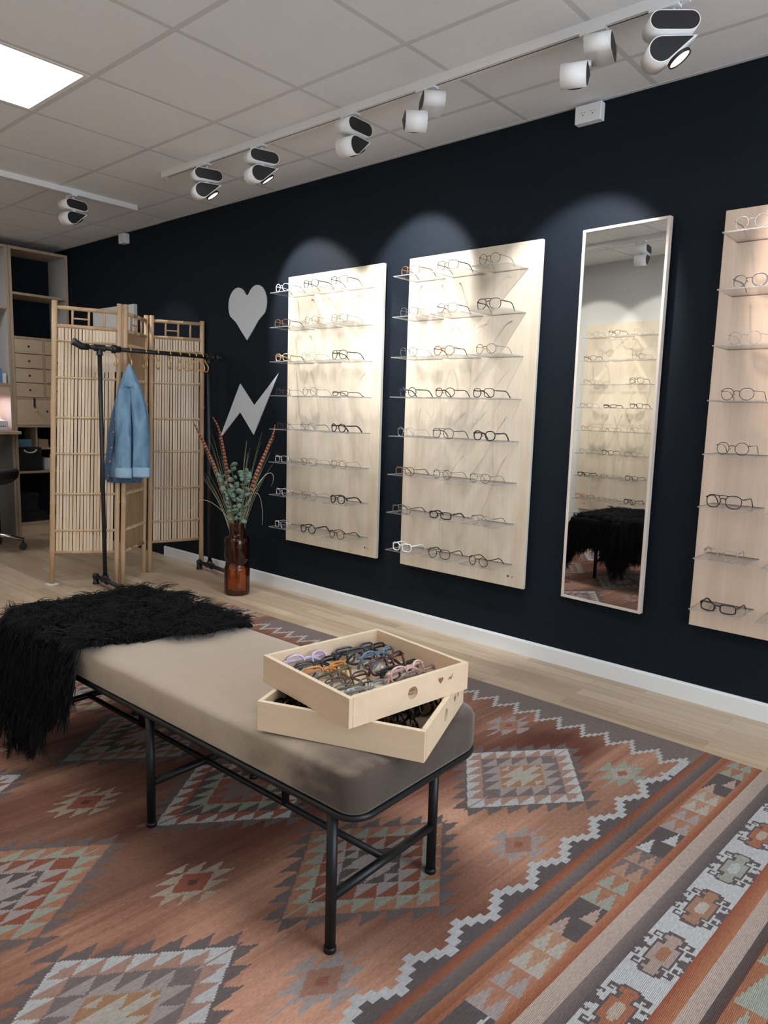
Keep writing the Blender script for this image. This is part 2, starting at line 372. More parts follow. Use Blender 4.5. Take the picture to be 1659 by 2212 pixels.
# luminous ceiling panels
M['panel'] = mat('panel_diffuser', (0.9, 0.9, 0.9), 0.6, emis=((0.97, 0.985, 1.0), PANEL_E))
panel_labels = {(-4, 2): 'bright square ceiling light panel at the upper left edge of the photo', (0, 2): 'square ceiling light panel above and behind the bench end with the trays',
                (4, 2): 'square ceiling light panel nearest the shop window', (-8, 2): 'square ceiling light panel above the desk at the back'}
for (ci, cj), lb in panel_labels.items():
    x = gx0+ts*ci; y = gy0-ts*cj-ts
    t = thing('ceiling_light', lb, 'ceiling light', (x+.3, y+.3, H), group='square ceiling light panels')
    fr = MB()
    for a, b in (((-.2885, -.2885, -.001), (.2885, -.268, .02)), ((-.2885, .268, -.001), (.2885, .2885, .02)), ((-.2885, -.268, -.001), (-.268, .268, .02)), ((.268, -.268, -.001), (.2885, .268, .02))): fr.box(a, b)
    obj('frame', fr, ['white_paint'], t)
    obj('diffuser', MB().box((-.268, -.268, .002), (.268, .268, .012)), ['panel'], t)

# ---------------------------------------------------------------- rug
def build_rug():
    RX0, RX1, RV0, RV1 = -3.03, 0.40, -3.09, -0.475
    nx, ny = 735, 500
    # finer towards the camera: plain regular grid over the sheared rug
    us = np.linspace(RX0, RX1, nx+1); vs = np.linspace(RV0, RV1, ny+1)
    U, V = np.meshgrid(us, vs, indexing='xy')
    def world(U, V):
        X = U+0.058*(V+0.5); Y = V+0.022*np.clip(U+0.9, -3, 0)
        Z = 0.0075+0.0008*np.sin(U*9+V*3)*np.sin(V*7)
        return X, Y, Z
    X, Y, Z = world(U, V)
    uc = (us[:-1]+us[1:])/2; vc = (vs[:-1]+vs[1:])/2
    u, v = np.meshgrid(uc, vc, indexing='xy')
    rng = np.random.RandomState(4)
    c = lambda r, g_, b_: np.array(lin((r, g_, b_)))
    WHITE = c(205, 205, 205); CREAM = c(196, 186, 172); PINK = c(186, 145, 126); TERR = c(186, 124, 90)
    GREY = c(134, 118, 116); DGREY = c(104, 92, 92); LILAC = c(180, 164, 160); OCHRE = c(184, 134, 94)
    GREEN = c(168, 172, 156); RUST = c(158, 88, 62); BROWN = c(96, 66, 56); DARK = c(72, 60, 58); SAND = c(198, 176, 154); BLUSH = c(196, 166, 152)
    # field: abrash streaks along v
    def fbm1(n, oct_, seed):
        r = np.random.RandomState(seed); out = np.zeros(n); amp = 1
        for o in range(oct_):
            k = 6*2**o+2; pts = r.rand(k); t = np.linspace(0, k-1.001, n); i = t.astype(int); f = t-i
            out += amp*(pts[i]*(1-f)+pts[np.minimum(i+1, k-1)]*f-0.5); amp *= 0.72
        return out
    col1 = fbm1(nx, 7, 3)[None, :]; 
    # streaks vary slowly along v
    streak = np.zeros_like(u)
    K = 9
    base = np.stack([fbm1(nx, 8, 20+i) for i in range(K)])
    t = (v-RV0)/(RV1-RV0)*(K-1.001); ii = t.astype(int); ff = t-ii; jj = np.broadcast_to(np.arange(nx)[None, :], u.shape)
    streak = base[ii, jj]*(1-ff)+base[np.minimum(ii+1, K-1), jj]*ff
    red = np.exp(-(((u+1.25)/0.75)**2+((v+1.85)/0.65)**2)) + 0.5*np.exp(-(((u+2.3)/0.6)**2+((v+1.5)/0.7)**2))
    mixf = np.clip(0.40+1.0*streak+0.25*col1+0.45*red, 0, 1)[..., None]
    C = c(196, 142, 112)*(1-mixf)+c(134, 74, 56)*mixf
    wv = 0.5+0.5*np.sin(u*7.3+3*streak)
    fb = np.stack([fbm1(nx, 9, 90+i) for i in range(K)]); fine = fbm1(nx, 9, 77)[None, :]*.35+(fb[ii, jj]*(1-ff)+fb[np.minimum(ii+1, K-1), jj]*ff)*.65
    fk = np.clip(fine*1.9, -.6, .6)[..., None]; C = C*(1+.62*fk)+c(205, 165, 135)*np.clip(fk, 0, .5)*.45
    def paint(mask, col): C[mask] = col
    jit = 0.0
    def teeth(cx, cy, hx, hy, rings, p, halo=None, halop=None):
        """stepped diamond: rings of (r_outer, r_inner, outer colour, inner colour)"""
        a = (u-cx)/hx+(v-cy)/hy; b = (u-cx)/hx-(v-cy)/hy
        r = np.maximum(np.abs(a), np.abs(b))
        sa = np.abs(a) >= np.abs(b)
        # running coordinate along a side, point symmetric
        run = np.where(sa, np.where(a > 0, -b, b), np.where(b < 0, a, -a))
        for ro, ri, co, ci, pp in rings:
            m = (r <= ro) & (r > ri)
            d = (ro-r)/(ro-ri); f = np.mod((run+1)/pp+0.001, 1.0)
            inner = f > 1-d*1.06
            if co is not None: paint(m & ~inner, co)
            if ci is not None: paint(m & inner, ci)
    A = [(1, .72, WHITE, PINK, 2/7), (.72, .39, GREY, LILAC, 2/7), (.39, .14, OCHRE, CREAM, .26), (.14, -1, CREAM, CREAM, 1)]
    B = [(1, .72, TERR, GREEN, 2/7), (.72, .41, RUST, LILAC, 2/7), (.41, .15, DGREY, LILAC, .26), (.15, -1, LILAC, LILAC, 1)]
    D = [(1, .74, WHITE, c(176, 100, 76), 2/7), (.74, .43, DGREY, GREEN, 2/7), (.43, .15, c(170, 92, 68), c(150, 124, 116), .3), (.15, -1, c(150, 124, 116), c(150, 124, 116), 1)]
    E_ = [(1, .72, GREEN, c(176, 110, 84), 2/7), (.72, .41, LILAC, DGREY, 2/7), (.41, .15, c(166, 96, 70), LILAC, .26), (.15, -1, LILAC, LILAC, 1)]
    cols = [-.545, -1.09, -1.635, -2.18]; rows = [-1.094, -1.788, -2.49]
    pat = [[A, B, A, D], [B, D, E_, B], [A, B, D, A]]
    for j, cy in enumerate(rows):
        for i, cx in enumerate(cols):
            teeth(cx, cy, .222, .288, [(1.27, 1.0, None, GREY*0.80, 2/6)], 2/6)
            teeth(cx, cy, .222, .288, pat[j][i], 2/7)
    s1 = [(1, .42, None, LILAC, .66), (.42, -1, c(182, 128, 104), c(182, 128, 104), 1), (.14, -1, c(170, 100, 76), c(170, 100, 76), 1)]
    s2 = [(1, .42, None, GREEN, .66), (.42, -1, CREAM*0.9, CREAM*.9, 1), (.18, -1, c(176, 110, 80), c(176, 110, 80), 1)]
    s3 = [(1, .42, None, SAND*.82, .5), (.42, -1, c(160, 84, 62), c(160, 84, 62), 1), (.12, -1, BROWN, BROWN, 1)]
    for cx, cy, st in ((-.335, -1.435, s1), (-.325, -.84, s2), (-.80, -.79, s1), (-.34, -2.14, s1), (-.80, -2.145, s3), (-1.34, -2.145, s3), (-1.89, -2.145, s3), (-1.34, -.79, s2), (-1.89, -.79, s1), (-.82, -1.44, s3), (-1.37, -1.44, s1), (-1.91, -1.44, s3), (-2.38, -1.44, s1), (-2.38, -2.145, s1)):
        teeth(cx, cy, .10, .145, st, .66)
    # zigzag border: inside distance to both long edges and both ends
    um = np.where(u < -1.35, -2.70-u, u)            # mirror about the middle
    tri_v = np.abs(np.mod((v+.767)/.16, 1)*2-1)       # 0..1
    tri_v = np.round(tri_v*3)/3
    zu = -.196-.044*(1-tri_v)
    zu = np.where(v > -.735, -.196, zu)
    tri_u = np.abs(np.mod((u+.997)/.097, 1)*2-1)
    tri_u = np.round(tri_u*4)/4; zv = -.655+.085*tri_u
    zone = (um > zu) | (v > zv)
    C[(um > zu) & True] = DGREY*1.05
    C[(v > zv)] = c(138, 122, 116)
    band = ((um > zu-.028) & (um <= zu) & (v < zv+0.0)) | ((v > zv-.028) & (v <= zv) & (um <= zu))
    corner = (um <= zu+.0) & (v <= zv+.0) & ((um > zu-.028) | (v > zv-.028))
    C[corner] = WHITE*.97
    low = (v < -2.93)
    # end borders
    def stripe(a, b, ca, cb=None, k=1.0):
        m = (um >= a) & (um < b)
        tt = np.clip((um-a)/(b-a), 0, 1)[..., None]
        cc = ca if cb is None else None
        full = (np.broadcast_to(ca, C.shape) if cb is None else ca*(1-tt)+cb*tt)*(1+.25*streak[..., None]*k)
        C[m] = full[m]
    stripe(-.192, -.168, RUST*.9, c(170, 104, 70)); stripe(-.168, -.135, GREY*.95, DGREY); stripe(-.135, -.112, c(180, 116, 78), c(160, 90, 60))
    stripe(-.112, -.022, c(176, 110, 78), c(190, 134, 96))
    pal = [CREAM, BLUSH, GREEN, c(190, 150, 124), WHITE, LILAC]; pal2 = [c(196, 150, 116), DGREY, c(184, 122, 90), GREY, DGREY, c(190, 130, 98)]
    m0 = (um >= -.104) & (um < -.027); tu = (um+.0655)/.0385
    idx = np.floor(v/.104).astype(int); tv = np.mod(v/.104, 1)*2-1
    # rows of triangles, each row a wide light one flanked by darker halves, tips meeting the next row
    row = np.floor(v/.076).astype(int); t01 = np.mod(v/.076, 1)
    off = np.where(np.mod(row, 2) == 0, -.5, .5)
    lt = (np.abs(tu-off) < .5*(1-t01)) | ((np.abs(tu+off) < .5*(1-t01)) & (np.mod(row//2, 3) != 1))
    grp = np.mod(np.floor(row/2.0).astype(int), 6)
    for q in range(6):
        C[m0 & lt & (grp == q)] = pal[q]; C[m0 & ~lt & (grp == q)] = pal2[q]
    stripe(-.029, -.006, c(184, 116, 78), c(160, 88, 58)); stripe(-.006, .038, c(200, 178, 160), c(192, 170, 154), .3)
    stripe(.038, .070, GREY*.95, DGREY)
    stripe(.070, .176, WHITE*.98, None, .05)
    # hooked medallions drawn as a bitmap, cells about 6.5 mm
    Q = ["......GG.GGG", "......G...GG", "..GGG.GG..GG", "..G.G......G", "..G...GGGGGG", ".GGGG.GTTTTT", "GGTTGGGTTTTT", "GTTTTTTTTCCC", "GTTTTTTTCCCC"]
    qh = len(Q); qw = len(Q[0])
    for k in range(13):
        vc_ = -1.127+.221*(3-k)-.0; ucn = .1215
        dv = np.abs(v-vc_); du = np.abs(u*0+um-ucn)
        iv = (dv/.0069).astype(int); iu = (du/.0062).astype(int)
        col_t = [c(178, 130, 104), c(184, 160, 146), c(180, 112, 80), GREEN][k % 4]; col_c = [CREAM, c(176, 120, 90), SAND, WHITE*.9][k % 4]
        ok = (iv < qw) & (iu < qh)
        qa = np.zeros((qh, qw), int)
        for r_ in range(qh):
            for c_ in range(qw): qa[r_, c_] = {'.': 0, 'G': 1, 'T': 2, 'C': 3}[Q[r_][c_]]
        code = np.zeros_like(iv); code[ok] = qa[qh-1-iu[ok], qw-1-iv[ok]]
        C[code == 1] = DGREY*1.05; C[code == 2] = col_t; C[code == 3] = col_c
    stripe(.176, .214, c(160, 84, 56), c(190, 122, 80)); stripe(.214, .252, c(198, 176, 160), c(190, 168, 154), .3)
    stripe(.252, .276, DGREY*.9, BROWN*1.1)
    stripe(.276, .345, c(176, 108, 72), c(190, 130, 90))
    m = (um >= .276) & (um < .345); ph = np.mod(v/.16, 1); tt = (um-.276)/.069; lt = ph < (1-np.abs(tt*2-1)); C[m & lt] = GREEN; 
    stripe(.345, .40, DGREY, RUST)
    # uneven wool
    C *= (1+0.10*(rng.rand(*u.shape)-.5))[..., None]
    C *= (1+0.06*streak)[..., None]
    lum = C.mean(-1, keepdims=True); C = np.clip((C*.84+lum*.16)*0.70, 0, 1)
    nvx = (nx+1)*(ny+1)
    co = np.stack([X, Y, Z], -1).reshape(-1, 3)
    idx = np.arange(nvx).reshape(ny+1, nx+1)
    q = np.stack([idx[:-1, :-1], idx[:-1, 1:], idx[1:, 1:], idx[1:, :-1]], -1).reshape(-1, 4)
    # thin edge down to the floor
    ring = np.concatenate([idx[0, :], idx[1:, -1], idx[-1, -2::-1], idx[-2:0:-1, 0]])
    low_co = co[ring].copy(); low_co[:, 2] = 0.0005
    co = np.concatenate([co, low_co]); k = len(ring); lo = nvx+np.arange(k)
    qs = np.stack([ring, lo, np.roll(lo, -1), np.roll(ring, -1)], -1)
    allq = np.concatenate([q, qs]); nf = len(allq)
    me = bpy.data.meshes.new('kilim_rug')
    me.vertices.add(len(co)); me.vertices.foreach_set('co', co.ravel())
    me.loops.add(nf*4); me.loops.foreach_set('vertex_index', allq.ravel().astype(np.int32))
    me.polygons.add(nf); me.polygons.foreach_set('loop_start', np.arange(nf, dtype=np.int32)*4); me.polygons.foreach_set('loop_total', np.full(nf, 4, dtype=np.int32))
    at = me.attributes.new('dye', 'FLOAT_COLOR', 'FACE')
    cc = np.ones((nf, 4)); cc[:len(q), :3] = C.reshape(-1, 3); cc[len(q):, :3] = DGREY
    at.data.foreach_set('color', cc.ravel()); me.update(); me.validate()
    m = bpy.data.materials.new('kilim_wool'); m.use_nodes = True; nt = m.node_tree; b = nt.nodes['Principled BSDF']
    b.inputs['Roughness'].default_value = 0.95; b.inputs['Specular IOR Level'].default_value = 0.08; b.inputs['Sheen Weight'].default_value = 0.05
    a = N(nt, 'ShaderNodeAttribute', attribute_name='dye')
    tc = N(nt, 'ShaderNodeTexCoord')
    mp = N(nt, 'ShaderNodeMapping'); nt.links.new(tc.outputs['Object'], mp.inputs[0]); mp.inputs['Scale'].default_value = (420, 60, 1)
    nz = N(nt, 'ShaderNodeTexNoise', Scale=1.0, Detail=2.0); nt.links.new(mp.outputs[0], nz.inputs['Vector'])
    rp = N(nt, 'ShaderNodeMapRange'); nt.links.new(nz.outputs[0], rp.inputs[0]); rp.inputs[1].default_value = 0.3; rp.inputs[2].default_value = 0.7; rp.inputs[3].default_value = 0.80; rp.inputs[4].default_value = 1.14
    mx = N(nt, 'ShaderNodeVectorMath', operation='SCALE'); nt.links.new(a.outputs['Color'], mx.inputs[0]); nt.links.new(rp.outputs[0], mx.inputs['Scale'])
    nt.links.new(mx.outputs[0], b.inputs['Base Color'])
    wv = N(nt, 'ShaderNodeTexWave', Scale=95.0); wv.bands_direction = 'X'; wv.inputs['Distortion'].default_value = 1.5; wv.inputs['Detail'].default_value = 1.0
    nt.links.new(tc.outputs['Object'], wv.inputs['Vector'])
    bp = N(nt, 'ShaderNodeBump', Strength=0.35, Distance=0.003); nt.links.new(wv.outputs['Fac'], bp.inputs['Height']); nt.links.new(bp.outputs[0], b.inputs['Normal'])
    me.materials.append(m)
    o = bpy.data.objects.new('kilim_rug', me); COL.objects.link(o)
    tag(o, 'large flat-woven rug in rust and grey with stepped diamonds under the bench', 'rug')
build_rug()

# ---------------------------------------------------------------- bench
BX0, BX1, BY0, BY1 = -2.02, -0.400, -2.090, -1.590
BROT = math.radians(1.2)
def brot(x, y):
    dx, dy = x+.4, y+2.08
    return -.4+dx*math.cos(BROT)-dy*math.sin(BROT), -2.08+dx*math.sin(BROT)+dy*math.cos(BROT)
def build_bench():
    cx, cy = (BX0+BX1)/2, (BY0+BY1)/2
    t = thing('upholstered_bench', 'long low bench with taupe velvet seat on thin black metal legs', 'bench', (*brot(cx, cy), 0.008), (0, 0, BROT))
    w, d = (BX1-BX0)/2, (BY1-BY0)/2
    # cushion: stacked rounded outlines
    mb = MB(); lv = [(0.346, .010, .060), (0.350, .003, .066), (0.358, 0, .070), (0.4245, 0, .070), (0.4335, .004, .066), (0.4395, .013, .058), (0.4430, .035, .045), (0.446, .08, .03)]
    rings = []
    for z, ins, r in lv: rings.append([(a, b, z-0.0) for a, b in rounded(-w+ins, -d+ins, w-ins, d-ins, [r+.022, r, r, r-.024], 8)])
    n = len(rings[0])
    for i, rg in enumerate(rings[:-1]):
        pass
    vs = [p for rg in rings for p in rg]; fs = [(i*n+j, i*n+(j+1) % n, (i+1)*n+(j+1) % n, (i+1)*n+j) for i in range(len(rings)-1) for j in range(n)]
    mb.add(vs, fs, 0, True)
    mb.f.append(tuple(range(n-1, -1, -1))); mb.m.append(0); mb.sm.append(False)
    mb.f.append(tuple((len(rings)-1)*n+j for j in range(n))); mb.m.append(0); mb.sm.append(True)
    obj('cushion', mb, ['velvet'], t, (0, 0, 0.0))
    # frame rail
    mb = MB()
    path = [(a, b, .3385) for a, b in rounded(-w+.006, -d+.006, w-.006, d-.006, [.086, .066, .066, .052], 8)]
    mb.tube(path, .0085, 8, closed=True)
    obj('frame', mb, ['black_metal'], t)
    obj('seat_panel', MB().prism(rounded(-w+.015, -d+.015, w-.015, d-.015, .055, 6), lambda a, b, q: (a, b, q), .336, .3465), ['black'], t)
    lx = [-.484-cx, -1.188-cx, -1.892-cx]; ly = [-2.068-cy, -1.698-cy]
    for x in lx:
        for y in ly:
            obj('leg', MB().tube([(x, y, 0), (x, y, .332)], .0125, 12).lathe([(.0001, 0), (.0145, 0), (.0145, .01), (.0125, .012)], 12, (x, y, 0)), ['black_metal'], t)
        obj('crossbar', MB().tube([(x, ly[0], .128), (x, ly[1], .128)], .011, 10), ['black_metal'], t)
    ym = (ly[0]+ly[1])/2
    obj('centre_bar', MB().tube([(lx[2], ym, .128), (lx[0], ym, .128)], .0085, 10), ['black_metal'], t)
    for k in (0, 1):
        x = (lx[k]+lx[k+1])/2
        obj('stub_post', MB().tube([(x, ym, .128), (x, ym, .332)], .0105, 10), ['black_metal'], t)
        obj('under_rail', MB().tube([(x, -d+.02, .33), (x, d-.02, .33)], .008, 8), ['black_metal'], t)
build_bench()

# ---------------------------------------------------------------- fur throw
def build_fur():
    rng = np.random.RandomState(11)
    top = 0.462
    yf, yb, xe = BY0-.042, BY1-.018, BX0-.012
    def fold(x, y):
        z = top-0.004; X, Y = x, y
        if y < yf: z -= (yf-y); Y = yf-.006-.05*(1-math.exp(-(yf-y)*4))
        if y > yb: z -= (y-yb); Y = yb+.006+.05*(1-math.exp(-(y-yb)*4))
        if x < xe: z -= (xe-x); X = xe-.006-.04*(1-math.exp(-(xe-x)*4))
        return X, Y, max(z, .05)
    def inside(x, y):
        # unfolded outline of the skin
        t_ = (y-yf)/(yb-yf)
        xr = -1.50+.17*min(max(t_, 0), 1)+.012*math.sin(y*31)
        if y < yf:
            dd = yf-y; xr = -1.515+.07*min(dd, .2)/.2*1.0-max(0, dd-.2)*.75
            return x < xr and dd < .34-.9*abs(x+1.74) + .12*(x < -1.8) and x > -2.40
        if y > yb:
            dd = y-yb; xr = -1.40-.25*dd
            return x < xr and dd < .22+.09*math.sin(x*15+1.2) and x > -2.25
        return x < xr and x > -2.27
    # skin
    nxs, nys = 60, 90; gx = np.linspace(-2.42, -1.28, nxs); gy = np.linspace(yf-.40, yb+.32, nys)
    vs = []; idx = {}
    for i, x in enumerate(gx):
        for j, y in enumerate(gy):
            if inside(x, y): idx[i, j] = len(vs); vs.append(fold(x, y))
    fs = []
    for i in range(nxs-1):
        for j in range(nys-1):
            q = [(i, j), (i+1, j), (i+1, j+1), (i, j+1)]
            if all(k in idx for k in q): fs.append([idx[k] for k in q])
    o = obj('fur_throw', MB().add(vs, fs, 0, True), ['fur_skin'])
    so = o.modifiers.new('solid', 'SOLIDIFY'); so.thickness = .006; so.offset = -1
    tag(o, 'shaggy black long-haired fur throw draped over the far end of the bench', 'throw')
    # hairs
    P = 8; strands = []; rad = []
    pts_in = []
    while len(pts_in) < 26000:
        x = rng.uniform(-2.40, -1.28); y = rng.uniform(yf-.36, yb+.30)
        if inside(x, y): pts_in.append((x, y))
    def strand(x, y, seed_):
        r_ = random.Random(seed_)
        p = Vector(fold(x, y)); e = .004
        px = Vector(fold(x+e, y))-Vector(fold(x-e, y)); py = Vector(fold(x, y+e))-Vector(fold(x, y-e))
        n = px.cross(py); n = n.normalized() if n.length > 1e-9 else Vector((0, 0, 1))
        if y < yf and n.y > 0: n = -n
        if y > yb and n.y < 0: n = -n
        if x < xe and yf < y < yb and n.x > 0: n = -n
        cl = noise.noise_vector(Vector((x*12, y*12, 3.1))); c2 = noise.noise_vector(Vector((x*42, y*42, 9.0)))
        hang = (y < yf) or (y > yb) or (x < xe)
        L = (.095+.04*noise.noise(Vector((x*7, y*7, 1.0)))+.02*r_.random())*(1.1 if hang else 1.0)
        flow = Vector((.40+1.4*cl.x+1.2*c2.x, -.30+1.4*cl.y+1.2*c2.y, 0)) if not hang else Vector((.35*cl.x+.25*c2.x, .12*cl.y, -1.0))
        flow = flow.normalized()
        d = (n*(.70 if not hang else .35)+flow*.8+Vector((r_.gauss(0, .12), r_.gauss(0, .12), r_.gauss(0, .09)))).normalized()
        q = p.copy(); seg = L/(P-1); curl = r_.uniform(-.10, .10)+.45*c2.z; out = []
        for k in range(P):
            out.append(q.copy())
            nq = q+d*seg
            if yf < nq.y < yb and xe < nq.x < -1.0 and nq.z < top+.004: nq.z = top+.004+.003*r_.random()
            if nq.z < .016: nq.z = .016
            q = nq
            d = (d+Vector((0, 0, -(.20 if not hang else .12)))+n.cross(d)*curl+flow*.05).normalized()
            if q.y > yf-.012 and q.y < yb+.012 and q.z < top-.01 and q.x < -1.0 and q.x > xe:
                q.y = yf-.014 if q.y < (yf+yb)/2 else yb+.014
        return out
    arr = np.array(pts_in); ng = 2100
    gxy = arr[rng.choice(len(arr), ng, replace=False)]
    gp = [strand(x, y, 5000+k) for k, (x, y) in enumerate(gxy)]
    for h0 in range(0, len(arr), 2000):
        blk = arr[h0:h0+2000]
        near = ((blk[:, None, :]-gxy[None])**2).sum(-1).argmin(1)
        for m_, (x, y) in enumerate(blk):
            own = strand(x, y, h0+m_); g_ = gp[near[m_]]; w_ = .62+.3*((h0+m_) % 7)/7 if (h0+m_) % 9 else .2
            for k in range(P):
                t_ = (k/(P-1))**.9*w_
                q = own[k].lerp(g_[k]+(own[0]-g_[0])*.12, t_)
                strands.append((q.x, q.y, q.z)); rad.append(.00100*(1-(k/(P-1))**1.8)+.00015)
    nc = len(pts_in)
    hc = bpy.data.hair_curves.new('fur'); hc.add_curves([P]*nc)
    hc.attributes['position'].data.foreach_set('vector', np.array(strands, dtype=np.float32).ravel())
    ra = hc.attributes.get('radius') or hc.attributes.new('radius', 'FLOAT', 'POINT')
    ra.data.foreach_set('value', np.array(rad, dtype=np.float32))
    hc.materials.append(M['fur'])
    h = bpy.data.objects.new('fur', hc); COL.objects.link(h); h.parent = o; h['kind'] = 'stuff'
build_fur()

# ---------------------------------------------------------------- eyeglasses
GC = {'black': (.008, .008, .009), 'dark brown': (.05, .022, .012), 'tortoise': (.30, .105, .03), 'grey': (.11, .115, .12), 'olive grey': (.12, .11, .08),
      'beige': (.50, .36, .22), 'white': (.80, .82, .84), 'navy': (.015, .03, .07), 'blue grey': (.10, .16, .22), 'lilac': (.58, .50, .72), 'silver': (.55, .57, .6),
      'brown': (.17, .08, .035), 'amber': (.55, .22, .04), 'olive': (.22, .18, .10), 'pink': (.66, .44, .42), 'burgundy': (.06, .015, .02), 'gold': (.55, .38, .16)}
for k, c in GC.items():
    M['fr_'+k] = mat('frame_'+k.replace(' ', '_'), c, 0.22, metal=(0.8 if k in ('silver', 'gold') else 0.0), spec=0.6)
M['fr_clear'] = clear('frame_clear', (.80, .82, .82), 0.22, (.8, .82, .84), 0.16, 0.03)
M['fr_clear pink'] = clear('frame_clear_pink', (.80, .66, .62), 0.25, (.7, .52, .48), 0.16, 0.03)
M['fr_clear olive'] = clear('frame_clear_olive', (.62, .56, .42), 0.30, (.30, .26, .17), 0.16, 0.03)
SH = {'round': (.0225, .0225, 2.0, 0.0), 'panto': (.0235, .0215, 2.35, .12), 'square': (.0250, .0200, 3.6, .07), 'rectangular': (.0265, .0165, 3.8, .05),
      'aviator': (.0265, .0235, 2.8, .16), 'narrow': (.025, .0125, 3.0, .05)}
_gm = {}
def lens_outline(shape, sx, r_in=0.0, n=26):
    a, b, e, nar = SH[shape]; out = []
    cx = sx*(a+.0095+(.001 if shape != 'aviator' else 0))
    for i in range(n):
        t = 2*PI*i/n; c, s_ = math.cos(t), math.sin(t)
        x = (a-r_in)*math.copysign(abs(c)**(2/e), c); z = (b-r_in)*math.copysign(abs(s_)**(2/e), s_)
        low = max(0, -s_)
        x = x*(1-nar*low)-sx*(.10*a*low if shape == 'aviator' else .03*a*low)*(-1)
        out.append((cx+x, z))
    return out
def gmesh(shape, th, part, sx=1, folded=False):
    key = (shape, th, part, sx, folded)
    if key in _gm: return _gm[key]
    a, b, e, nar = SH[shape]; r = {'thin': .00115, 'medium': .0018, 'thick': .0027}[th]
    zc = b+r; wrap = lambda x: 5.0*x*x*.6
    mb = MB()
    if part == 'front':
        for s_ in (-1, 1):
            mb.tube([(x, wrap(x), zc+z) for x, z in lens_outline(shape, s_)], r, 7, closed=True, flat=1.25 if th != 'thin' else 1.0)
        zb = zc+b*.35
        mb.tube([(-.0105, wrap(.01), zb), (-.005, 0, zb+.0035), (.005, 0, zb+.0035), (.0105, wrap(.01), zb)], r*1.15, 7)
        if shape == 'aviator': mb.tube([(-.018, wrap(.018), zc+b*.93), (0, 0, zc+b*.99), (.018, wrap(.018), zc+b*.93)], r, 7)
        ox = 2*a+.0105
        for s_ in (-1, 1): mb.tube([(s_*(ox-.004), wrap(ox), zc+b*.50), (s_*(ox+.0035), wrap(ox)+.001, zc+b*.52), (s_*(ox+.0045), wrap(ox)+.008, zc+b*.52)], r*1.2, 7)
        for s_ in (-1, 1): mb.tube([(s_*.0095, .003, zc+.001), (s_*.0075, .008, zc-.004)], r*.8, 6)
    elif part == 'lens':
        pts = [(x, wrap(x), zc+z) for x, z in lens_outline(shape, sx, r*.5)]
        mb.add(pts, [tuple(range(len(pts)))])
    elif part == 'temple':
        ox = 2*a+.0105+.0045; z0 = zc+b*.52; y0 = wrap(ox)+.006
        tr = max(r*.95, .0011)
        if not folded:
            pts = [(sx*ox, y0, z0), (sx*(ox+.001), .04, z0), (sx*(ox+.001), .085, z0+.001), (sx*(ox-.001), .105, z0-.004), (sx*(ox-.003), .122, z0-.016), (sx*(ox-.004), .138, max(.003, z0-.036))]
            mb.tube(pts, [tr*1.1, tr, tr, tr*1.05, tr*1.15, tr*1.2], 7, flat=.75 if th == 'thin' else 1.5, up=(1, 0, 0))
        else:
            yy = y0+.004+(.004 if sx > 0 else 0)
            pts = [(sx*ox, y0, z0), (sx*(ox-.006), yy, z0), (sx*(ox-.05), yy+.002, z0), (sx*(ox-.09), yy+.002, z0-.001), (sx*(ox-.11), yy+.002, z0-.012), (sx*(ox-.122), yy, z0-.026)]
            mb.tube(pts, [tr*1.1, tr, tr, tr*1.05, tr*1.15, tr*1.1], 7, flat=1.5, up=(0, 1, 0))
    me = mb.mesh(part, ['fr_black' if part != 'lens' else 'lens'])
    if part != 'lens': fix_normals(me)
    _gm[key] = me; return me
def glasses(shape, th, colr, loc, rot, label, group, folded=False, tmat=None, glint_x=None):
    def mk(nm, me, parent, material):
        o = bpy.data.objects.new(nm, me); COL.objects.link(o)
        if parent is not None: o.parent = parent
        if material: o.material_slots[0].link = 'OBJECT'; o.material_slots[0].material = material
        return o
    fm = M['fr_'+colr]
    t = mk('eyeglasses', gmesh(shape, th, 'front'), None, fm)
    t.location = loc; t.rotation_euler = rot
    tag(t, label, 'eyeglasses', group)
    for s_ in (-1, 1):
        mk('lens', gmesh(shape, th, 'lens', s_), t, None)
        mk('temple', gmesh(shape, th, 'temple', s_, folded), t, M['fr_'+tmat] if tmat else fm)
    if glint_x:
        mb = MB().box((glint_x-.004, -.0006, .012), (glint_x+.004, -.0001, .021)); obj('lens_glint', mb, ['tag'], t)  # reflection on the lens, modelled as a small white square
    return t

# ---------------------------------------------------------------- display boards
SZ = [1.867-.2017*i for i in range(8)]
ORD = ['top', 'second', 'third', 'fourth', 'fifth', 'sixth', 'seventh', 'bottom']
PLC = ['left', 'middle', 'right']
def logo(mb, cx, cz, s, fy):
    # small heart and bolt burned in the wood; fy(x,z)->xyz
    hp = heart_poly(cx-1.2*s, cz, s)
    mb.add([fy(x, z) for x, z in hp], [tuple(range(len(hp)))])
    for dx in (0.6*s,):
        bp = [(cx+dx-.3*s, cz-.5*s), (cx+dx+.1*s, cz+.2*s), (cx+dx+.25*s, cz-.1*s), (cx+dx+.9*s, cz+.6*s), (cx+dx+.3*s, cz-.45*s), (cx+dx+.12*s, cz-.1*s)]
        mb.add([fy(x, z) for x, z in bp], [tuple(range(6))])
def heart_poly(cx, cz, s, n=28):
    out = []
    for i in range(n):
        t = 2*PI*i/n
        x = 16*math.sin(t)**3; y = 13*math.cos(t)-5*math.cos(2*t)-2*math.cos(3*t)-math.cos(4*t)
        out.append((cx+x/32*s, cz+y/30*s))
    return out
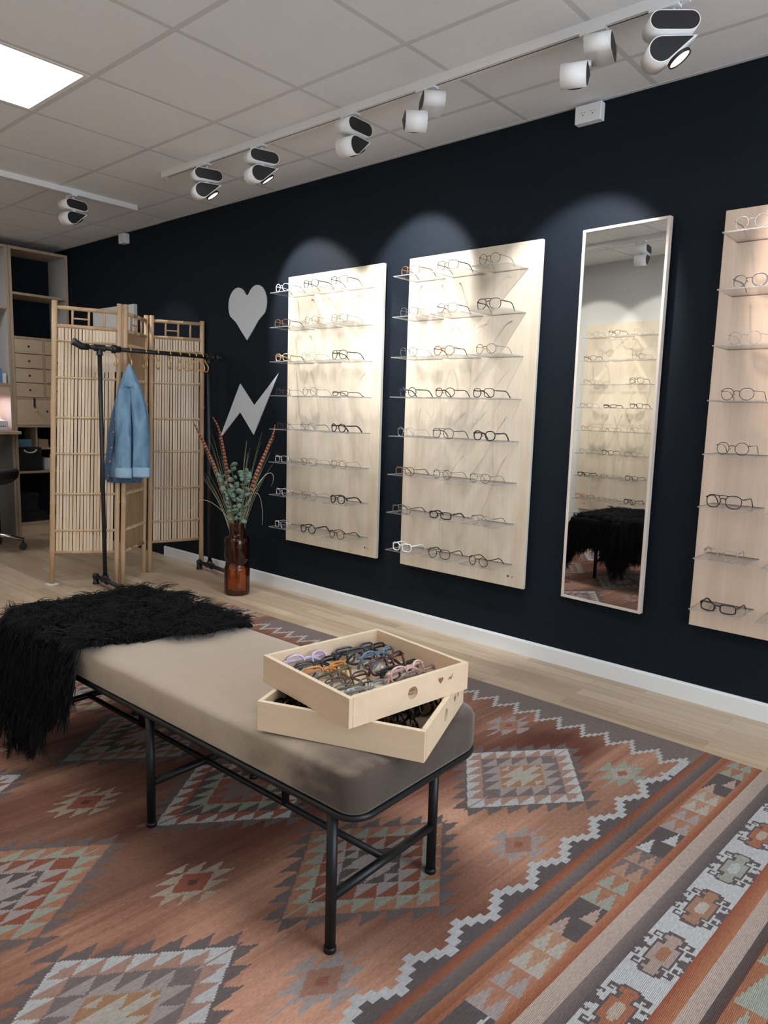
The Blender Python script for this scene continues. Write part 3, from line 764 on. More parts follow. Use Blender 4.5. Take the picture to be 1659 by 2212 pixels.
def board(name_label, x0, face_y, flip, wood, data, group, rows=SZ, cols=(0, 1, 2), jit=0):
    """board hung on a wall; flip=False faces -y, flip=True faces +y (opposite wall)"""
    w, z0, z1 = .79, .342, 1.992
    if flip: z0 = .275
    t = thing('display_board', name_label[0], 'display board', (x0+w/2, face_y, 0), (0, 0, PI if flip else 0), 'wooden eyewear display boards')
    mb = MB().box((-w/2, 0, z0), (w/2, .021, z1), 0, (1, 1, 0, 1, 0, 1))
    obj('panel', mb, [wood, 'birch_edge'], t, bevel=.002)
    wall_gap = .022
    for xx in (-w/2+.14, w/2-.14): obj('wall_batten', MB().box((xx-.02, .021, z0+.1), (xx+.02, .021+wall_gap, z1-.1)), ['black'], t)
    lg = MB(); logo(lg, w/2-.075, z0+.052, .012, lambda x, z: (x, -.0006, z)); obj('burned_mark', lg, ['hole'], t)
    for k, z in enumerate(rows):
        for c in cols:
            sx0 = -w/2+.052+c*.24
            mb = MB().box((0, -.188, -.0022), (.19, 0, .0022), 0, (0, 0, 1, 1, 1, 1))
            obj('acrylic_shelf', mb, ['acryl', 'acryl_edge'], t, (sx0, 0, z))
    rnd = random.Random(jit)
    for k, z in enumerate(rows):
        for c in cols:
            d = data[k][c] if data and c < len(data[k]) else None
            if d is None: continue
            sh, th, co = d[:3]; dx = rnd.uniform(-.012, .012); rz = rnd.uniform(-.10, .10)
            lx, ly_ = -w/2+.052+c*.24+.095+dx, -.178+rnd.uniform(0, .006)
            if flip: wx, wy, ra = x0+w/2-lx, face_y-ly_, PI+rz
            else: wx, wy, ra = x0+w/2+lx, face_y+ly_, rz
            desc = {'thin': 'thin ', 'medium': '', 'thick': 'thick '}[th]+co+' '+sh
            glasses(sh, th, co, (wx, wy, z+.0024), (0, 0, ra), f"{desc} glasses, {ORD[k]} row, {PLC[c]} shelf, {name_label[1]}", group)
G = lambda *a: a
b1 = [[('panto', 'medium', 'white'), ('panto', 'medium', 'black'), ('square', 'medium', 'clear olive')],
      [('square', 'medium', 'brown'), ('panto', 'thin', 'grey'), ('square', 'thin', 'grey')],
      [('square', 'thick', 'beige'), ('panto', 'thin', 'clear'), ('aviator', 'medium', 'black')],
      [('square', 'thin', 'dark brown'), ('round', 'thin', 'grey'), ('narrow', 'medium', 'grey')],
      [('square', 'thin', 'black'), ('panto', 'medium', 'clear'), ('round', 'thick', 'black')],
      [('square', 'medium', 'silver'), ('square', 'thin', 'brown'), ('round', 'thin', 'brown')],
      [('square', 'medium', 'silver'), ('panto', 'thin', 'grey'), ('panto', 'thick', 'black')],
      [('square', 'medium', 'silver'), ('round', 'thick', 'black'), ('panto', 'medium', 'dark brown')]]
b2 = [[('square', 'medium', 'brown'), ('square', 'medium', 'olive grey'), ('round', 'thin', 'dark brown')],
      [('square', 'thin', 'grey'), ('panto', 'medium', 'clear'), ('aviator', 'medium', 'black')],
      [('round', 'thin', 'grey'), ('panto', 'medium', 'tortoise'), ('panto', 'thin', 'black')],
      [('round', 'medium', 'navy'), ('panto', 'medium', 'dark brown'), ('square', 'medium', 'black')],
      [('round', 'thin', 'silver'), ('aviator', 'medium', 'grey'), ('panto', 'thick', 'black')],
      [('square', 'medium', 'brown'), ('round', 'thin', 'black'), ('panto', 'thin', 'black')],
      [('square', 'medium', 'olive grey'), ('rectangular', 'thick', 'black'), ('panto', 'medium', 'clear')],
      [('square', 'thick', 'white'), ('aviator', 'medium', 'black'), ('round', 'medium', 'dark brown')]]
b3 = [[('round', 'medium', 'clear')], [('panto', 'medium', 'grey')], [('round', 'thin', 'clear')], [('panto', 'thin', 'black')],
      [('round', 'thin', 'black')], [('aviator', 'medium', 'black')], [('panto', 'medium', 'clear')], [('rectangular', 'thick', 'black')]]
b4 = [[('panto', 'thin', 'grey'), ('panto', 'medium', 'black'), ('square', 'thin', 'clear')],
      [('square', 'medium', 'dark brown'), None, ('square', 'thin', 'dark brown')],
      [('square', 'thin', 'black'), None, ('aviator', 'medium', 'black')],
      [('square', 'thin', 'grey'), ('narrow', 'thick', 'black'), ('square', 'medium', 'black')],
      [('square', 'thin', 'dark brown'), ('rectangular', 'thin', 'black'), ('panto', 'thin', 'tortoise')],
      [('square', 'thin', 'grey'), ('round', 'medium', 'black'), ('square', 'thin', 'dark brown')],
      [('rectangular', 'thick', 'black'), ('rectangular', 'thin', 'brown'), ('square', 'medium', 'black')],
      [('square', 'medium', 'tortoise'), ('rectangular', 'thin', 'grey'), ('panto', 'thick', 'black')]]
b4 = [[r[2], r[1], r[0]] for r in b4]
board(('wooden board of acrylic eyewear shelves hanging beside the white heart', 'board beside the heart'), -2.975, -.05, False, 'birch', b1, 'glasses on the board beside the heart', jit=3)
board(('wooden board of acrylic eyewear shelves hanging left of the tall mirror', 'board left of mirror'), -2.003, -.05, False, 'birch', b2, 'glasses on the board left of the mirror', jit=7)
board(('warm-lit wooden board of eyewear shelves at the right edge of the photo', 'board right of mirror'), -.4225, -.05, False, 'birch_warm_lit', b3, 'glasses on the board right of the mirror', cols=(0, 1), jit=9)
board(('wooden eyewear board on the opposite wall, seen only in the tall mirror', 'board reflected in mirror'), -3.03, Y0+.05, True, 'birch', b4, 'glasses seen in the mirror', rows=[1.867-.2105*i for i in range(8)], jit=5)

# ---------------------------------------------------------------- mirror
def build_mirror():
    yaw, pitch = math.radians(-3.7), math.radians(.4)
    t = thing('wall_mirror', 'tall narrow mirror in a pale wood frame on the black wall', 'mirror', (-.822, -.05, 1.173), (pitch, 0, -yaw*-1 if False else yaw), None)
    w, h = .196, .829
    # local: x right, y into the wall, z up ; reflecting face at y=0
    fr = MB()
    for a, b in (((-w, -.004, -h), (-w+.012, .024, h)), ((w-.012, -.004, -h), (w, .024, h)), ((-w+.012, -.004, -h), (w-.012, .024, -h+.012)), ((-w+.012, -.004, h-.012), (w-.012, .024, h))): fr.box(a, b)
    obj('frame', fr, ['mirror_frame'], t, bevel=.0015)
    obj('glass', MB().box((-w+.012, 0, -h+.012), (w-.012, .006, h-.012)), ['mirror'], t)
    obj('backing', MB().box((-w+.03, .024, -h+.03), (w-.03, .036, h-.03)), ['black'], t)
    t.rotation_euler = (pitch, 0, yaw)
build_mirror()

# ---------------------------------------------------------------- heart and bolt on the wall
hp = heart_poly(-3.436, 1.822, .0, 2) if False else None
def heart_shape():
    # straight-sided heart like the cut-out on the wall
    cx, zt, zb, hw = -3.435, 1.985, 1.635, .204
    R = .103
    right = [(cx, 1.925)]
    for i in range(17):
        a = PI*.80-(PI*.80+.62)*i/16
        right.append((cx+hw-R+R*math.cos(a), zt-R*1.12+R*1.12*math.sin(a)))
    right.append((cx+.118, 1.757)); right.append((cx+.062, 1.697))
    left = [(2*cx-x, z) for x, z in right[1:]]
    return right+[(cx, zb)]+left[::-1]
o = obj('heart_cutout', MB().prism(heart_shape(), lambda a, b, d: (a, d, b), -.012, -.0065), ['decal'])
tag(o, 'pale grey heart shape on the black wall above the lightning bolt', 'wall decoration')
bolt = [(-3.107, 1.413), (-3.357, 1.202), (-3.509, 1.347), (-3.748, .957), (-3.508, 1.155), (-3.361, 1.006)]
o = obj('lightning_bolt_cutout', MB().prism(bolt, lambda a, b, d: (a, d, b), -.012, -.0065), ['decal'])
tag(o, 'pale grey lightning bolt shape on the black wall below the heart', 'wall decoration')

# ---------------------------------------------------------------- trays with glasses
def build_tray(loc, ang, w, d, h, label, holeside=1):
    t = thing('wooden_tray', label, 'tray', loc, (0, 0, ang), 'shallow wooden trays')
    th = .011
    obj('bottom', MB().box((-w/2+th, -d/2+th, 0), (w/2-th, d/2-th, .006)), ['tray'], t)
    obj('side_wall', MB().box((-w/2, -d/2, 0), (w/2, -d/2+th, h), 0, (0, 1, 0, 0, 0, 0)), ['tray', 'tray_edge'], t, bevel=.001)
    obj('side_wall', MB().box((-w/2, d/2-th, 0), (w/2, d/2, h), 0, (0, 1, 0, 0, 0, 0)), ['tray', 'tray_edge'], t, bevel=.001)
    obj('side_wall', MB().box((-w/2, -d/2+th, 0), (-w/2+th, d/2-th, h), 0, (0, 1, 0, 0, 0, 0)), ['tray', 'tray_edge'], t)
    # front with a round finger hole
    mb = MB(); n = 32; r = .015; hz = h*.52
    for xx, sgn in ((w/2, 1), (w/2-th, -1)):
        ring = [(xx, r*math.cos(2*PI*i/n), hz+r*math.sin(2*PI*i/n)) for i in range(n)]
        y0, y1 = -d/2+th, d/2-th
        def edge(i):
            c, s_ = math.cos(2*PI*i/n), math.sin(2*PI*i/n)
            if i % (n//4) != n//8 or True:
                ty = 1e9 if abs(c) < 1e-6 else ((y1 if c > 0 else -y0)/abs(c)); tz = 1e9 if abs(s_) < 1e-6 else ((h-hz if s_ > 0 else hz)/abs(s_))
                k = min(ty, tz); return (xx, c*k, hz+s_*k)
        outer = [edge(i) for i in range(n)]
        mb.add(ring+outer, [(i, (i+1) % n, n+(i+1) % n, n+i) for i in range(n)])
        # corners
        cor = [(xx, y1, h), (xx, y0, h), (xx, y0, 0), (xx, y1, 0)]
        for (cx_, cy_, cz_) in cor:
            ia = [i for i in range(n) if True]
            # find the two neighbours straddling this corner
            an = math.atan2(cz_-hz, cy_) % (2*PI); i0 = int(an/(2*PI)*n) % n; i1 = (i0+1) % n
            mb.add([outer[i0], (cx_, cy_, cz_), outer[i1]], [(0, 1, 2)])
    ra = [(w/2, r*math.cos(2*PI*i/n), hz+r*math.sin(2*PI*i/n)) for i in range(n)]; rb = [(w/2-th, y, z) for _, y, z in ra]
    mb.add(ra+rb, [(i, (i+1) % n, n+(i+1) % n, n+i) for i in range(n)], 0, True)
    y0, y1 = -d/2+th, d/2-th
    mb.add([(w/2, y0, h), (w/2, y1, h), (w/2-th, y1, h), (w/2-th, y0, h)], [(0, 1, 2, 3)], 1)
    mb.add([(w/2, y0, 0), (w/2, y1, 0), (w/2-th, y1, 0), (w/2-th, y0, 0)], [(0, 1, 2, 3)], 0)
    obj('front_wall', mb, ['tray', 'tray_edge'], t)
    lg = MB(); logo(lg, d/2-.075, h*.66, .016, lambda x, z: (w/2+.0006, x, z)); obj('burned_mark', lg, ['brass_burn'], t)
    return t
M['brass_burn'] = mat('burned_wood', (.22, .11, .05), .7)
LZ = .008+.446+.001
LO = (-.585, -1.862, LZ); LA = math.radians(21.6)
UP = (-.598, -1.854, LZ+.0705); UA = math.radians(-7.4)
build_tray(LO, LA, .398, .349, .070, 'lower shallow wooden tray lying skewed on the velvet bench')
build_tray(UP, UA, .335, .366, .067, 'upper shallow wooden tray full of glasses stacked crosswise on the other')
def in_tray(base, ang, lx, ly, lz, shape, th, co, label, group, tilt=-.75, yawj=0.0, glint_x=None):
    c, s_ = math.cos(ang), math.sin(ang)
    x = base[0]+lx*c-ly*s_; y = base[1]+lx*s_+ly*c
    # front faces +x of the tray, leaning back
    glasses(shape, th, co, (x, y, base[2]+lz), (tilt, 0, ang+PI/2+yawj), label, group, folded=True, glint_x=glint_x)
left = [('panto', 'thick', 'lilac'), ('square', 'thick', 'black'), ('square', 'thick', 'amber'), ('panto', 'thick', 'clear olive'), ('square', 'medium', 'dark brown'), ('panto', 'medium', 'olive grey'), ('square', 'thick', 'clear')]
right = [('square', 'thick', 'navy'), ('square', 'thick', 'black'), ('panto', 'thick', 'blue grey'), ('square', 'thick', 'burgundy'), ('rectangular', 'thick', 'black'), ('panto', 'thick', 'pink'), ('square', 'thick', 'clear pink')]
rr = random.Random(2)
for r_, (arr, yy, nm) in enumerate(((left, -.083, 'left row'), (right, .083, 'right row'))):
    for k, (sh, th, co) in enumerate(arr):
        o_ = ['farthest back', 'second', 'third', 'fourth', 'fifth', 'sixth', 'nearest the hole'][k]
        in_tray(UP, UA, -.118+k*.040, yy+rr.uniform(-.008, .008), .0085+rr.uniform(0, .009), sh, th, co, f"folded {co} {sh} glasses in the upper tray, {nm}, {o_}", 'folded glasses in the upper tray', tilt=-.38+rr.uniform(-.12, .12), yawj=rr.uniform(-.10, .10), glint_x=(.03 if k in (0, 1, 2, 5) and r_ == 0 else (-.03 if k in (3, 5) else None)))
dk = [('square', 'thick', 'black'), ('panto', 'thick', 'dark brown'), ('square', 'medium', 'black'), ('rectangular', 'thick', 'black')]
for k in range(12):
    for r_, yy in ((0, -.080), (1, .080)):
        if k in (5, 6) or (r_ == 1 and k < 6): continue
        sh, th, co = dk[(k+r_) % 4]
        o_ = ['farthest left', 'second', 'third', 'fourth', 'fifth', '', '', 'eighth', 'ninth', 'tenth', 'eleventh', 'nearest the hole'][k]
        in_tray(LO, LA, -.160+k*.0285, yy, .0085+rr.uniform(0, .006), sh, th, co, f"folded {co} {sh} glasses in the lower tray, {'front' if r_ == 0 else 'rear'} row, {o_}", 'folded glasses in the lower tray', tilt=-.45+rr.uniform(-.15, .15), yawj=rr.uniform(-.12, .12))

# ---------------------------------------------------------------- track lights
M['lamp'] = mat('lamp_lens', (0.9, 0.9, 0.9), 0.4, emis=((1.0, 0.78, 0.52), 2.6))
M['lamp_off'] = mat('lamp_glass', (0.3, 0.3, 0.3), 0.2)
def track(name, a, b, label):
    a = Vector(a); b = Vector(b); L = (b-a).length; ang = math.atan2(b.y-a.y, b.x-a.x)
    t = thing('light_track', label, 'light track', ((a.x+b.x)/2, (a.y+b.y)/2, H), (0, 0, ang), 'ceiling light tracks')
    mb = MB()
    for y0, y1, z0, z1 in ((-.018, -.0035, -.034, 0), (.0035, .018, -.034, 0), (-.0035, .0035, -.022, 0)): mb.box((-L/2, y0, z0), (L/2, y1, z1))
    obj('rail', mb, ['white_paint'], t)
    obj('slot', MB().box((-L/2+.03, -.0034, -.0335), (L/2-.03, .0034, -.0225)), ['black'], t)
    e = MB()
    for s_ in (-1, 1): e.box((s_*L/2-.012, -.0185, -.0345), (s_*L/2+.012, .0185, 0))
    obj('end_cap', e, ['white_paint'], t)
track('t1', (-3.41, -.632, 0), (-.43, -.612, 0), 'white ceiling light track running along the black wall')
track('t2', (-4.20, -1.75, 0), (-4.215, -.37, 0), 'short white ceiling light track at the far left, above the bamboo screen')
track('t3', (-3.2, -2.47, 0), (-.2, -2.47, 0), 'white ceiling light track near the opposite wall, seen in the mirror')
def spot_lamp(x, y, az, label, power=1.0, col=(1, .93, .84), head=0.0, aim=48, lit=True, blend=.42, size=62, tilt=0.0, hoff=0.0):
    """pill-shaped double body; long axis u at azimuth az (aim direction), thickness along its normal"""
    t = thing('track_spotlight', label, 'spotlight', (x, y, H-.034), (0, 0, math.radians(az)), 'white and black track spotlights')
    L_, h, th = .158, .060, .088
    # adapter and stem
    obj('adapter', MB().box((-.075, -.0175, -.009), (.02, .0175, .0)).tube([(-.06, 0, -.008), (-.06, 0, -.022)], .008, 12), ['white_paint'], t, None, (0, 0, -math.radians(az)))
    obj('stem', MB().tube([(.0, 0, -.012), (.0, 0, -.040)], .007, 10), ['white_paint'], t)
    z1 = -.036; cz = z1-h/2
    pill = arc(.075-h/2, cz, h/2, -PI/2, PI/2, 12)+arc(-.083+h/2, cz, h/2, PI/2, 1.5*PI, 12)
    f = lambda a, b, d: (a, d, b)
    obj('driver_housing', MB().prism(pill, f, -th/2, th/2, 0, smooth=True), ['white_paint'], t)
    inner = [(a*.96-.0001, cz+(b-cz)*.90) for a, b in pill]
    for s_ in (-1, 1): obj('end_cap', MB().prism(inner, f, s_*(th/2-.004), s_*(th/2+.0006)), ['black'], t)
    # head: teardrop pivoting below the body
    hd = bpy.data.objects.new('lamp_head', None)
    r = .040; c0 = (-.040, -.050)
    tipx, tipz = .070, -.008
    # tangent from tip to the circle bottom
    dx, dz = c0[0]-tipx, c0[1]-tipz; D = math.hypot(dx, dz); base = math.atan2(dz, dx); al = math.acos(min(1, r/D))
    back = math.atan2(-dz, -dx)
    a_lo = back-al; a_up = back+al
    tear = [(tipx, tipz)]+[(c0[0]+r*math.cos(a_up+(2*PI-2*al)*i/16), c0[1]+r*math.sin(a_up+(2*PI-2*al)*i/16)) for i in range(17)]
    hz = z1-h-.006
    hm = MB().prism(tear, f, -th/2, th/2, 0, smooth=True)
    ho = obj('lamp_head', hm, ['white_paint'], t, (0.0, hoff, hz), (0, 0, math.radians(head)))
    ins = [(a+( .0 if i else -.006)+(-.022-a)*.06, b+(-.046-b)*.08) for i, (a, b) in enumerate(tear)]
    for s_ in (-1, 1): obj('side_cap', MB().prism(ins, f, s_*(th/2-.004), s_*(th/2+.0006)), ['black'], ho)
    obj('pivot', MB().tube([(.0, -hoff*.5, .014), (.0, -hoff*.5, -.012)], .012, 10), ['white_paint'], ho)
    # lamp disc on the lower slanted face
    pl_ = (c0[0]+r*math.cos(a_lo), c0[1]+r*math.sin(a_lo)); mx, mz = pl_[0]*.56+tipx*.44, pl_[1]*.56+tipz*.44
    sl = Vector((tipx-pl_[0], 0, tipz-pl_[1])).normalized(); nn = Vector((-sl.z, 0, sl.x))
    if nn.z > 0: nn = -nn
    cc = Vector((mx, 0, mz))
    if tilt:
        nn = (nn+Vector((0, tilt, -.25))).normalized(); cc = cc+nn*.008
    sl = (sl-nn*sl.dot(nn)).normalized(); sv = nn.cross(sl)
    rim = MB(); ld = MB(); n = 28
    def ring(rad, dist): return [cc+nn*dist+sl*rad*math.cos(2*PI*i/n)+sv*rad*math.sin(2*PI*i/n) for i in range(n)]
    R0, R1, R2, R3 = ring(.038, 0), ring(.038, .010), ring(.034, .010), ring(.034, .006)
    rim.add(R0+R1+R2+R3, [(k*n+i, k*n+(i+1) % n, (k+1)*n+(i+1) % n, (k+1)*n+i) for k in range(3) for i in range(n)], 0, True)
    obj('bezel', rim, ['black'], ho)
    ld.add(ring(.034, .0065), [tuple(range(n))]); obj('lamp_lens', ld, ['lamp' if lit else 'lamp_off'], ho)
    if lit:
        sp = bpy.data.lights.new('spot', 'SPOT'); sp.energy = SPOT_W*power; sp.color = col; sp.spot_size = math.radians(size); sp.spot_blend = blend; sp.shadow_soft_size = .022
        so = bpy.data.objects.new('spot', sp); COL.objects.link(so); so.parent = ho
        so.location = cc+nn*.014
        a = math.radians(aim); so.rotation_euler = Vector((math.cos(a), 0, -math.sin(a))).to_track_quat('-Z', 'Y').to_euler()
    return t
COOL = (.98, .98, .98)
spot_lamp(-2.995, -.629, 72, 'leftmost spotlight on the long track, lamp glowing toward the heart side', .85, COOL, 0, 41, tilt=-.25)
spot_lamp(-2.523, -.626, 74, 'second spotlight from the left on the long track, lamp glowing', .5, COOL, 4, 62, tilt=-.25)
spot_lamp(-1.878, -.622, 91, 'third spotlight from the left on the long track, above the middle board', .9, COOL, 6, 41)
spot_lamp(-1.439, -.619, 137, 'fourth spotlight from the left on the long track, turned away', .5, COOL, 0, 62, hoff=.07)
spot_lamp(-.709, -.614, 107, 'fifth spotlight from the left on the long track, near the wall socket', .85, COOL, 4, 46, hoff=.08)
spot_lamp(-.466, -.612, 38, 'largest spotlight at the right end of the long track, lamp glowing', 0.80, (1, .82, .74), 0, 42, tilt=-.2)
spot_lamp(-4.214, -.80, 100, 'spotlight on the short track at the far left of the ceiling', .15, COOL, 0, 55)
for x, lb in ((-2.95, 'spotlight farthest from the window on the opposite track, out of direct view'), (-2.12, 'spotlight on the opposite track whose black side shows in the tall mirror'), (-1.2, 'spotlight nearest the window on the opposite track, out of direct view')):
    spot_lamp(x, -2.47, 270 if x != -2.12 else 255, lb, 1.15, (1, .93, .83), 0, 46, size=75, blend=.8)

# ---------------------------------------------------------------- sockets under the ceiling
def socket(loc, w, h, d, label, outlets=2):
    t = thing('wall_socket', label, 'socket', loc)
    obj('box', MB().box((-w/2, 0, -h/2), (w/2, d, h/2)), ['white_plastic'], t, bevel=.004)
    mb = MB()
    for k in range(outlets):
        cx = (k-.5)*.045 if outlets == 2 else 0
        for dx, dz, r in ((-.008, .004, .0018), (.008, .004, .0018), (0, -.006, .0026), (0, .004, .0012)): mb.tube([(cx+dx, -.0006, dz), (cx+dx, .002, dz)], r, 10)
    if outlets: obj('pin_holes', mb, ['black'], t)
socket((-1.033, -.045, 2.492), .122, .075, .039, 'white double socket box on the black wall just below the ceiling')
socket((-4.99, -.05, 2.488), .085, .075, .05, 'small white box on the black wall above the bamboo screen', 0)

# ---------------------------------------------------------------- bamboo screen
def build_screen():
    t = thing('bamboo_screen', 'folding three-panel bamboo slat screen standing in the far corner', 'folding screen', (-4.0, -.55, 0))
    off = Vector((4.0, .55, 0))
    posts = {'A': ((-4.124, -1.063), (-4.010, -1.035), 1.805), 'B1': ((-3.868, -.752), (-3.892, -.672), 1.82), 'B2': ((-3.838, -.722), (-3.890, -.632), 1.82),
             'C1': ((-4.051, -.445), (-4.118, -.352), 1.80), 'C2': ((-4.040, -.405), (-4.085, -.328), 1.80), 'D': ((-3.938, -.040), (-3.925, -.028), 1.785)}
    rnd = random.Random(8)
    def P(p, h, hmax=None):
        (bx, by), (tx, ty), ht = posts[p]; k = h/ht; return Vector((bx+(tx-bx)*k, by+(ty-by)*k, h))+off
    def node_tube(mb, a, b, r, nodes, n=10, wob=0):
        ts = sorted(set([0, 1]+[q for c in nodes for q in (max(0, c-.006), c, min(1, c+.006))])); pts = []; rs = []
        for q in ts:
            pts.append(a.lerp(b, q)+Vector((rnd.uniform(-wob, wob), rnd.uniform(-wob, wob), 0))*(0 if q in (0, 1) else 1)); rs.append(r*(1.14 if q in nodes else 1.0))
        mb.tube(pts, rs, n)
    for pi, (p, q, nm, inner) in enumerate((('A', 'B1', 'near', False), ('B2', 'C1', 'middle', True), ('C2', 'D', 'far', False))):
        pnl = bpy.data.objects.new('screen_panel', None); COL.objects.link(pnl); pnl.parent = t
        for pp in (p, q):
            mb = MB(); ht = posts[pp][2]; node_tube(mb, P(pp, 0), P(pp, ht), .0165, [.12, .30, .47, .66, .84], 12, .0015); obj('post', mb, ['bamboo'], pnl)
        def S_(s, h): return P(p, h).lerp(P(q, h), s)
        nrm = (P(q, 1)-P(p, 1)).cross(Vector((0, 0, 1))).normalized()
        for h, r in ((1.765, .0125), (1.655, .0125), (.215, .011)):
            rails = MB(); node_tube(rails, S_(.03, h), S_(.97, h), r, [.3, .62], 10); obj('rail', rails, ['bamboo'], pnl)
        lat = MB()
        for s in (.27, .52, .76): lat.tube([S_(s, 1.660), S_(s, 1.762)], .0075, 8)
        lat.tube([S_(.27, 1.705), S_(.52, 1.705)], .0055, 8); lat.tube([S_(.27, 1.655), S_(.76, 1.655)], .006, 6)
        obj('lattice', lat, ['bamboo'], pnl)
        sl = MB(); nS = 17
        for k in range(nS):
            s0 = .055+.89*k/nS; s1 = s0+.89/nS*rnd.uniform(.72, .84 if not inner else .93)
            w0 = rnd.uniform(-.003, .003); seg = [.225, .7, 1.15, 1.648]
            vs = []
            for i, h in enumerate(seg):
                j = (w0+rnd.uniform(-.003, .003))
                a = S_(s0+j*1.2, h); b = S_(s1+j*1.2, h)
                vs += [a-nrm*.003, b-nrm*.003, b+nrm*.003, a+nrm*.003]
            fs = []
            for i in range(3):
                for e in range(4): fs.append((i*4+e, i*4+(e+1) % 4, (i+1)*4+(e+1) % 4, (i+1)*4+e))
            fs += [(3, 2, 1, 0), (12, 13, 14, 15)]
            sl.add(vs, fs)
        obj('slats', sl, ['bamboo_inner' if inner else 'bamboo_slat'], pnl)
        for h in (1.565, 1.34, 1.09, .86, .60, .36):
            bd = MB()
            for sg in (-1, 1):
                a = S_(.02, h)+nrm*sg*.007; b = S_(.98, h)+nrm*sg*.007; bd.tube([a, b], .0055, 6)
            for k in range(nS//(1 if inner else 2)+1):
                s = .06+.88*k/(nS//(1 if inner else 2)); c = S_(min(s, .96), h)
                lp = [c+nrm*.0145*math.cos(a_)+Vector((0, 0, .0095))*math.sin(a_) for a_ in [2*PI*i/8 for i in range(8)]]
                bd.tube(lp, .0028, 5, closed=True)
            obj('rattan_binding', bd, ['binding'], pnl)
    obj('foot_pad', MB().box((-.03, -.03, 0), (.03, .03, .006)), ['paper'], t, P('A', 0))
build_screen()

# ---------------------------------------------------------------- pipe clothes rack
def build_rack():
    t = thing('clothes_rack', 'black iron pipe clothes rack standing in front of the bamboo screen', 'clothes rack', (-3.82, -.46, 0))
    L = Vector((-3.80, -.862, 0)); R = Vector((-3.735, -.105, 0)); o = Vector((-3.82, -.46, 0)); dr = (R-L).normalized(); sd = Vector((dr.y, -dr.x, 0)); zt = 1.525; r = .0135
    def join(mb, c, d, l, rr=.0205): mb.tube([c-d*l, c-d*(l-.004), c+d*(l-.004), c+d*l], [rr*1.1, rr, rr, rr*1.1], 14)
    A = lambda v, z: v-o+Vector((0, 0, z))
    obj('rail', MB().tube([A(L-dr*.075, zt), A(R+dr*.06, zt)], r, 14), ['pipe'], t)
    for e, s_ in ((L, -1), (R, 1)):
        obj('upright', MB().tube([A(e, .05), A(e, zt)], r, 14), ['pipe'], t)
        f = MB(); join(f, A(e, zt), dr, .032); f.tube([A(e, zt), A(e, zt-.04), A(e, zt-.045)], [.0195, .0195, .022], 14)
        c = A(e+dr*s_*(.11 if s_ < 0 else .075), zt); dgl = (dr*s_+Vector((0, 0, .55 if s_ < 0 else .1))).normalized()
        f.tube([A(e+dr*s_*(.07 if s_ < 0 else .05), zt), c, c+dgl*.035, c+dgl*.06], [.019, .021, .021, .024], 14)
        obj('pipe_joint', f, ['pipe'], t)
        if s_ < 0: obj('union_joint', MB().tube([A(L+dr*.075, zt), A(L+dr*.08, zt), A(L+dr*.10, zt), A(L+dr*.105, zt), A(L+dr*.13, zt)], [.019, .027, .027, .021, .020], 14), ['pipe'], t)
        b0, b1_ = e-sd*.15, e+sd*.24
        fb = MB().tube([A(b0, .052), A(b1_, .052)], r, 12); join(fb, A(e, .052), sd, .034); fb.tube([A(e, .052), A(e, .088)], .0195, 12)
        for q in (b0, b1_): fb.ball(A(q, .052), .022, 8); fb.tube([A(q, .0), A(q, .012), A(q, .013), A(q, .05)], [.022, .022, .018, .018], 12)
        obj('base_foot', fb, ['pipe'], t)
    # brass hooks over the rail
    hy = [-.76, -.667, -.568, -.482, -.395, -.328, -.267, -.215, -.163, -.125]
    proto = None
    names = ['first brass hook from the left on the rack, hanging empty', 'second brass hook from the left, carrying the denim jacket', 'third brass hook from the left, just right of the jacket', 'fourth brass hook from the left, with a wide gap after it',
             'fifth brass hook from the left, about mid rail', 'sixth brass hook from the left, before the close-set ones', 'seventh brass hook from the left, fourth-last before the right upright', 'third-last brass hook toward the right upright', 'second-last brass hook toward the right upright', 'last brass hook, touching the right upright']
    rnd = random.Random(4)
    for k, y in enumerate(hy):
        s = (y-L.y)/(R.y-L.y); p = L+(R-L)*s
        if proto is None:
            pts = []
            for i in range(15): a = -.3+(PI+.6)*i/14; pts.append((math.cos(a)*.0165, 0, math.sin(a)*.0165))
            pts += [(-.014, 0, -.03), (-.002, 0, -.045), (.012, 0, -.056)]
            for i in range(16): a = .9-(PI*1.25)*i/15; pts.append((.0+math.cos(a)*.026, 0, -.078+math.sin(a)*.026))
            proto = obj('brass_hook', MB().tube(pts, .0042, 8), ['brass']); h = proto
        else: h = proto.copy(); COL.objects.link(h)
        h.location = (p.x, p.y, zt); h.rotation_euler = (0, 0, math.radians(rnd.uniform(-25, 20)) + .2)
        tag(h, names[k], 'hook', 'brass hooks on the clothes rack')
    return L+(R-L)*((-.667-L.y)/(R.y-L.y)), zt
hook_pos, rack_z = build_rack()

